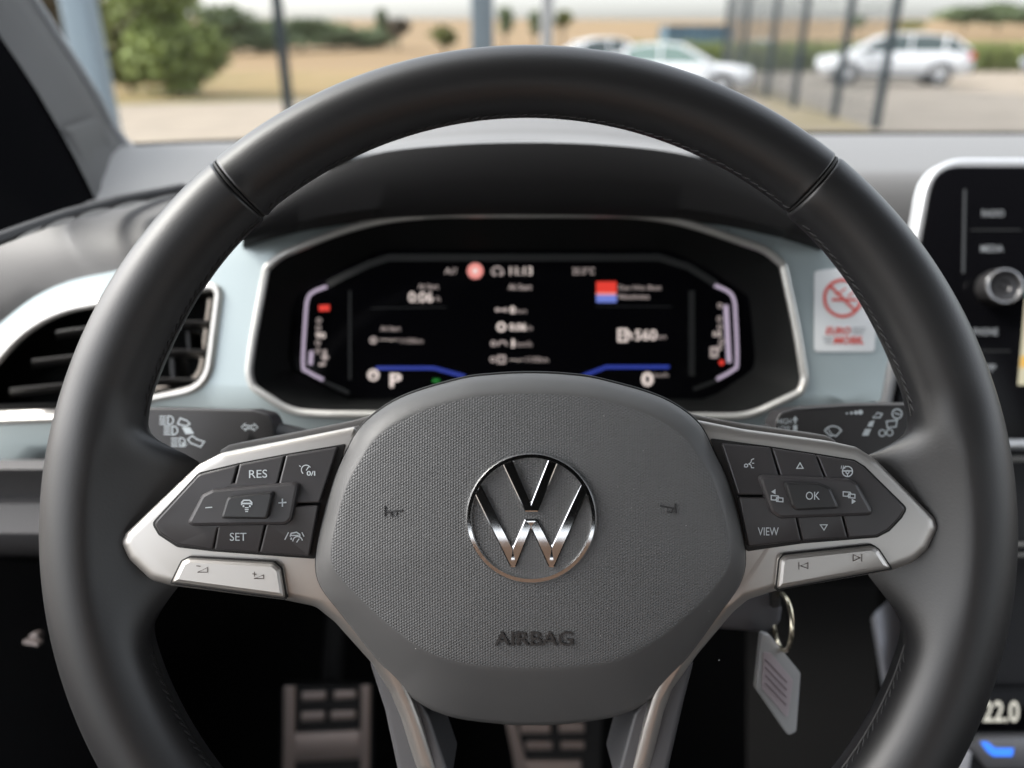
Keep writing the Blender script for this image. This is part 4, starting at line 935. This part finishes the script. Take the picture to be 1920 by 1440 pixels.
c_l = button([(426, 931), (513, 921), (501, 974), (413, 973)], 'centre button with car symbol', [10, 5, 6, 5], ZO, 4, .004, ctr_m, 'centre_button')
c_r = button([(1471, 904), (1535, 906), (1557, 914), (1575, 954), (1492, 958), (1484, 948)], 'OK button', [5, 10, 12, 6, 8, 6], ZO, 4, .004, ctr_m, 'centre_button')
IB = ZB; 
ic(b_res, 'lettering', icon_w, IB, lambda g, d: text(g, 'RES', (467, 881, 501, 896), d, slope=-.03))
ic(b_set, 'lettering', icon_w, IB, lambda g, d: text(g, 'SET', (431, 999, 462, 1014), d))
ic(b_view, 'lettering', icon_w, IB, lambda g, d: text(g, 'VIEW', (1421, 989, 1460, 1004), d, slope=0))
ic(c_r, 'lettering', icon_w, ZO, lambda g, d: text(g, 'OK', (1511, 922, 1537, 937), d))
ic(b_cru, 'speed_symbol', icon_w, IB, lambda g, d: (ribbon(g, arc(574, 881, 9, 130, 330, 12), 1.6, d), ribbon(g, [(574, 882), (579, 875)], 1.6, d), text(g, '0/I', (575, 883, 591, 892), d, bold=.02), ribbon(g, [(561, 873), (564, 875)], 1.5, d)))
ic(b_lane, 'lane_symbol', icon_w, IB, lambda g, d: (ribbon(g, [(534, 1012), (541, 998)], 1.8, d), ribbon(g, [(566, 998), (570, 1006)], 1.8, d), ribbon(g, [(544, 1006), (546, 1000), (556, 998), (562, 1002), (562, 1008)], 2.4, d), ribbon(g, [(545, 1004), (560, 1004)], 2.2, d), ribbon(g, arc(558, 1015, 9, 180, 350, 12), 2, d), ribbon(g, [(556, 1017), (561, 1010)], 1.8, d), ribbon(g, [(546, 1008), (546, 1012)], 2.5, d)))
ic(k_l, 'minus_symbol', icon_w, ZR, lambda g, d: ribbon(g, [(385, 952), (398, 951)], 2, d)); ic(k_l, 'plus_symbol', icon_w, ZR, lambda g, d: (ribbon(g, [(522, 943), (537, 942)], 2.6, d), ribbon(g, [(529.5, 935), (529.5, 950)], 2.6, d-.00005)))
ic(c_l, 'car_symbol', icon_w, ZO, lambda g, d: (ribbon(g, [(453, 947), (453, 942), (457, 938), (468, 938), (472, 942), (472, 947)], 2.6, d), ribbon(g, [(452, 944), (473, 944)], 3, d), ribbon(g, [(455, 949), (458, 949)], 3.5, d), ribbon(g, [(467, 949), (470, 949)], 3.5, d), ribbon(g, [(459, 952), (466, 952)], 1.8, d), ribbon(g, [(459, 955.5), (466, 955.5)], 1.8, d), ribbon(g, [(460, 959), (465, 959)], 1.8, d)))
ic(b_voice, 'voice_symbol', icon_w, IB, lambda g, d: (ribbon(g, [(1414, 860), (1409, 862), (1408, 867), (1404, 870), (1408, 872), (1409, 877), (1414, 877)], 1.5, d), ribbon(g, [(1410, 868.5), (1414, 868.5)], 1.4, d), ribbon(g, arc(1399, 873, 3, 0, 360, 10)[:-1], 1.4, d, True), ribbon(g, [(1396, 871), (1396, 876)], 1.4, d)))
ic(b_up, 'arrow_symbol', icon_w, IB, lambda g, d: ribbon(g, [(1500, 868), (1506, 878), (1494, 878)], 1.8, d, True)); ic(b_dn, 'arrow_symbol', icon_w, IB, lambda g, d: ribbon(g, [(1538, 984), (1551, 984), (1545, 994)], 1.8, d, True))
ic(b_heat, 'heated_wheel_symbol', icon_w, IB, lambda g, d: (ribbon(g, arc(1589, 884, 9.5, 0, 360, 22)[:-1], 2, d, True), ribbon(g, [(1580, 883), (1598, 883)], 2.4, d), ribbon(g, arc(1589, 885, 3, 0, 360, 10)[:-1], 1.8, d, True), ribbon(g, [(1589, 887), (1589, 893)], 2, d), [ribbon(g, [(1578+k*3.4, 873), (1577+k*3.4, 879)], 1.3, d-.0001) for k in range(3)]))
def pages(g, d, u, v):
    ribbon(g, [(u-11, v-5), (u+2, v-4), (u+2, v+4), (u-11, v+3)], 1.9, d, True); ribbon(g, [(u-1, v-1), (u+11, v), (u+11, v+7), (u-1, v+6)], 1.9, d-.00005, True); ribbon(g, [(u-4, v+4), (u+4, v-3)], 1.8, d-.0001)
ic(k_r, 'page_symbol', icon_w, ZR, lambda g, d: (pages(g, d, 1457, 934), flat(g, [(1446, 922), (1454, 917), (1454, 927)], d))); ic(k_r, 'page_symbol', icon_w, ZR, lambda g, d: (pages(g, d, 1592, 927), flat(g, [(1597, 935), (1605, 940), (1597, 945)], d)))
# ---- silver rockers below the pads
def rk_df(u, v): return zd(.0098)+.004*max(0, min(1, (v-1080)/60))
L_R = [(321, 1093), (341, 1052), (353, 1046), (513, 1055), (526, 1066), (535, 1122)]; R_R = [(1457, 1105), (1463, 1050), (1471, 1041), (1637, 1023), (1648, 1031), (1671, 1066)]
for q, lab in ((L_R, 'left silver volume rocker'), (R_R, 'right silver track rocker')):
    g = G(); plate(g, inset(q, -2.2), zd(.0078), .004, .6, [3, 10, 12, 12, 10, 3]); mk('rocker_gap', g, black_gap, wh)
sr_l = button(L_R, 'left silver volume rocker', [3, 10, 12, 12, 10, 3], zd(.0100), 8, .005, silver, 'silver_rocker'); sr_r = button(R_R, 'right silver track rocker', [3, 10, 12, 12, 10, 3], zd(.0100), 8, .005, silver, 'silver_rocker')
ZS = zd(.0100)
ic(sr_l, 'volume_symbol', icon_d, ZS, lambda g, d: (ribbon(g, [(370, 1073), (389, 1064), (389, 1073)], 1.3, d, True), ribbon(g, [(368, 1061), (376, 1062)], 1.3, d)))
ic(sr_l, 'volume_symbol', icon_d, ZS, lambda g, d: (ribbon(g, [(476, 1085), (494, 1078), (494, 1085)], 1.3, d, True), ribbon(g, [(473, 1076), (481, 1077)], 1.3, d), ribbon(g, [(477, 1072), (477, 1081)], 1.3, d)))
ic(sr_r, 'track_symbol', icon_d, ZS, lambda g, d: (ribbon(g, [(1515, 1055), (1515, 1066), (1501, 1061)], 1.3, d, True), ribbon(g, [(1498, 1054), (1498, 1068)], 1.3, d))); ic(sr_r, 'track_symbol', icon_d, ZS, lambda g, d: (ribbon(g, [(1600, 1040), (1600, 1052), (1613, 1046)], 1.3, d, True), ribbon(g, [(1616, 1039), (1616, 1053)], 1.3, d)))

# ---- airbag cover
PO = catmull([(860, 712), (925, 703), (995, 700), (1065, 703), (1130, 713), (1240, 746), (1308, 792), (1340, 850), (1366, 905), (1387, 975), (1398, 1045), (1388, 1095), (1350, 1150), (1290, 1232), (1222, 1308), (1160, 1342), (1060, 1358), (995, 1360), (945, 1358), (845, 1344), (772, 1308), (702, 1232), (640, 1152), (600, 1098), (592, 1050), (602, 985), (624, 905), (648, 850), (682, 795), (752, 746)], 6)
PI_ = catmull([(860, 746), (925, 737), (995, 734), (1065, 737), (1130, 746), (1220, 775), (1284, 815), (1318, 862), (1346, 912), (1366, 980), (1375, 1040), (1362, 1078), (1312, 1136), (1250, 1190), (1180, 1232), (1120, 1248), (1060, 1254), (995, 1256), (930, 1254), (870, 1247), (806, 1228), (745, 1190), (683, 1136), (628, 1078), (615, 1040), (624, 985), (645, 912), (672, 862), (706, 815), (770, 775)], 6)
PC = (995, 1010); NP = 192
ro_, ri_ = ring_at(PO, NP, PC), ring_at(PI_, NP, PC)
ZI, ZO_, ZMID = .0158, .0078, .0205
def pad_z(s): return ZMID-(ZMID-ZI)*s**2.2
def pad_d(u, v):
    a = math.atan2(v-PC[1], u-PC[0]) % (2*pi); k = a/(2*pi)*NP; i = int(k) % NP; q = ri_[i]; R_ = math.hypot(q[0]-PC[0], q[1]-PC[1]); s = math.hypot(u-PC[0], v-PC[1])/R_
    return zd(pad_z(min(1, s)))
g = G(); rings = []
for j in range(1, 21):
    s = j/20*.985; rings.append([pix(PC[0]+(q[0]-PC[0])*s, PC[1]+(q[1]-PC[1])*s, zd(pad_z(s))) for q in ri_])
ctr = pix(PC[0], PC[1], zd(ZMID)); vs = [ctr]+rings[0]; g.add(vs, [[0, 1+k, 1+(k+1) % NP] for k in range(NP)])
g.rings(rings, cap=False)
nf = len(g.f)
ed = [rings[-1]]
for j in range(1, 15):
    t = j/14; row = []
    for a, b in zip(ri_, ro_):
        m = .985*(1-t)+t; w = t; u = PC[0]+(a[0]-PC[0])*(.985*(1-t))+(b[0]-PC[0])*t; v = PC[1]+(a[1]-PC[1])*(.985*(1-t))+(b[1]-PC[1])*t
        z0 = pad_z(.985); drop = (ZI-ZO_); z = z0-drop*(t**1.35*.8+.2*t**6) -.013*t**1.1*max(0, min(1, (b[1]-1130)/160))
        row.append(pix(u, v, zd(z)))
    ed.append(row)
ed.append([p+Vector((0, 0, -.006)) for p in ed[-1]]); ed.append([Vector((p.x*.985+ctr.x*.015, p.y*.985+ctr.y*.015, p.z-.026)) for p in ed[-1]])
g.rings(ed, cap=False, m=1)
cover = mk('airbag_cover', g, [pad_tex, pad_smooth], wh, smooth=70)
g = G(); text(g, 'AIRBAG', (927, 1184, 1074, 1211), .28, extrude=.0010, df=lambda u, v: pad_d(u, v)-.0006, bold=.005); mk('airbag_lettering', g, mat('emboss', (.035, .035, .036), .35), cover, smooth=0)
emb = MATS['emboss']
def raised(pts, w): 
    g = G(); 
    for p in pts: g.tube([pix(u, v, pad_d(u, v)) for u, v in p], w, 6)
    mk('horn_symbol', g, emb, cover)
raised([[(722, 948), (722, 968)], [(724, 960), (755, 957)], [(734, 961), (735, 967), (743, 966), (744, 960)]], .00035)
raised([[(1266, 944), (1268, 962)], [(1264, 953), (1237, 948)], [(1262, 954), (1259, 961), (1250, 959), (1250, 952)]], .00035)
# gap line around the cover
g = G(); g.tube([p+Vector((0, 0, -.0022)) for p in ed[14]], .0009, 8, loop=True); mk('cover_gap', g, black_gap, wh)
# ---- emblem
em = G(); EC = (996, 972); ZE = zd(pad_z(.2)+.0012)
def tilt(u, v): return ZE+(v-972)*.0000045
secs = []
for k in range(96):
    a = 2*pi*k/96; row = []
    for rr2, dz in ((123.4, .0018), (122.8, .0007), (120.2, .0), (113.8, .0), (111.2, .0007), (110.6, .0018)):
        u, v = EC[0]+cos(a)*rr2, EC[1]+sin(a)*rr2; row.append(pix(u, v, tilt(u, v)+dz))
    secs.append(row)
em.rings(secs, closed=True, loop=True, cap=False)
ring = mk('emblem', em, chrome, wh, smooth=20, label='round chrome emblem')
def Z4(pts): return [(840+x/4.8, 820+y/4.8) for x, y in pts]
Vp = Z4([(478, 222), (575, 192), (745, 588), (905, 182), (995, 222), (812, 672), (690, 672)]); Wp = Z4([(232, 500), (296, 418), (582, 985), (690, 733), (805, 733), (933, 978), (1200, 400), (1262, 490), (958, 1172), (904, 1172), (748, 826), (612, 1172), (560, 1172)])
for q, rad in ((Vp, [1, 1, 1.5, 1, 1, 1.5, 1.5]), (Wp, [1, 1, 2, 1.5, 1.5, 2, 1, 1, 6, 6, 2, 6, 6])):
    g = G(); plate(g, q, ZE+.0001, .0018, 2.6, rad, 2, 4, df=lambda u, v: tilt(u, v)+.0001); mk('emblem_letter', g, chrome, ring, smooth=12)
# fine dust specks on the cover and the rim
g = G(); rnd = random.Random(11)
for i in range(46):
    u, v = rnd.uniform(640, 1350), rnd.uniform(760, 1240); p = pix(u, v, pad_d(u, v)-.00002); s = rnd.uniform(.00008, .0002)
    if math.hypot(u-996, v-972) < 128: continue
    g.box(p, (s*rnd.uniform(1, 2.2), s, s))
mk('dust_specks', g, mat('dust', (.45, .45, .44), .9), cover, smooth=0, kind='stuff')
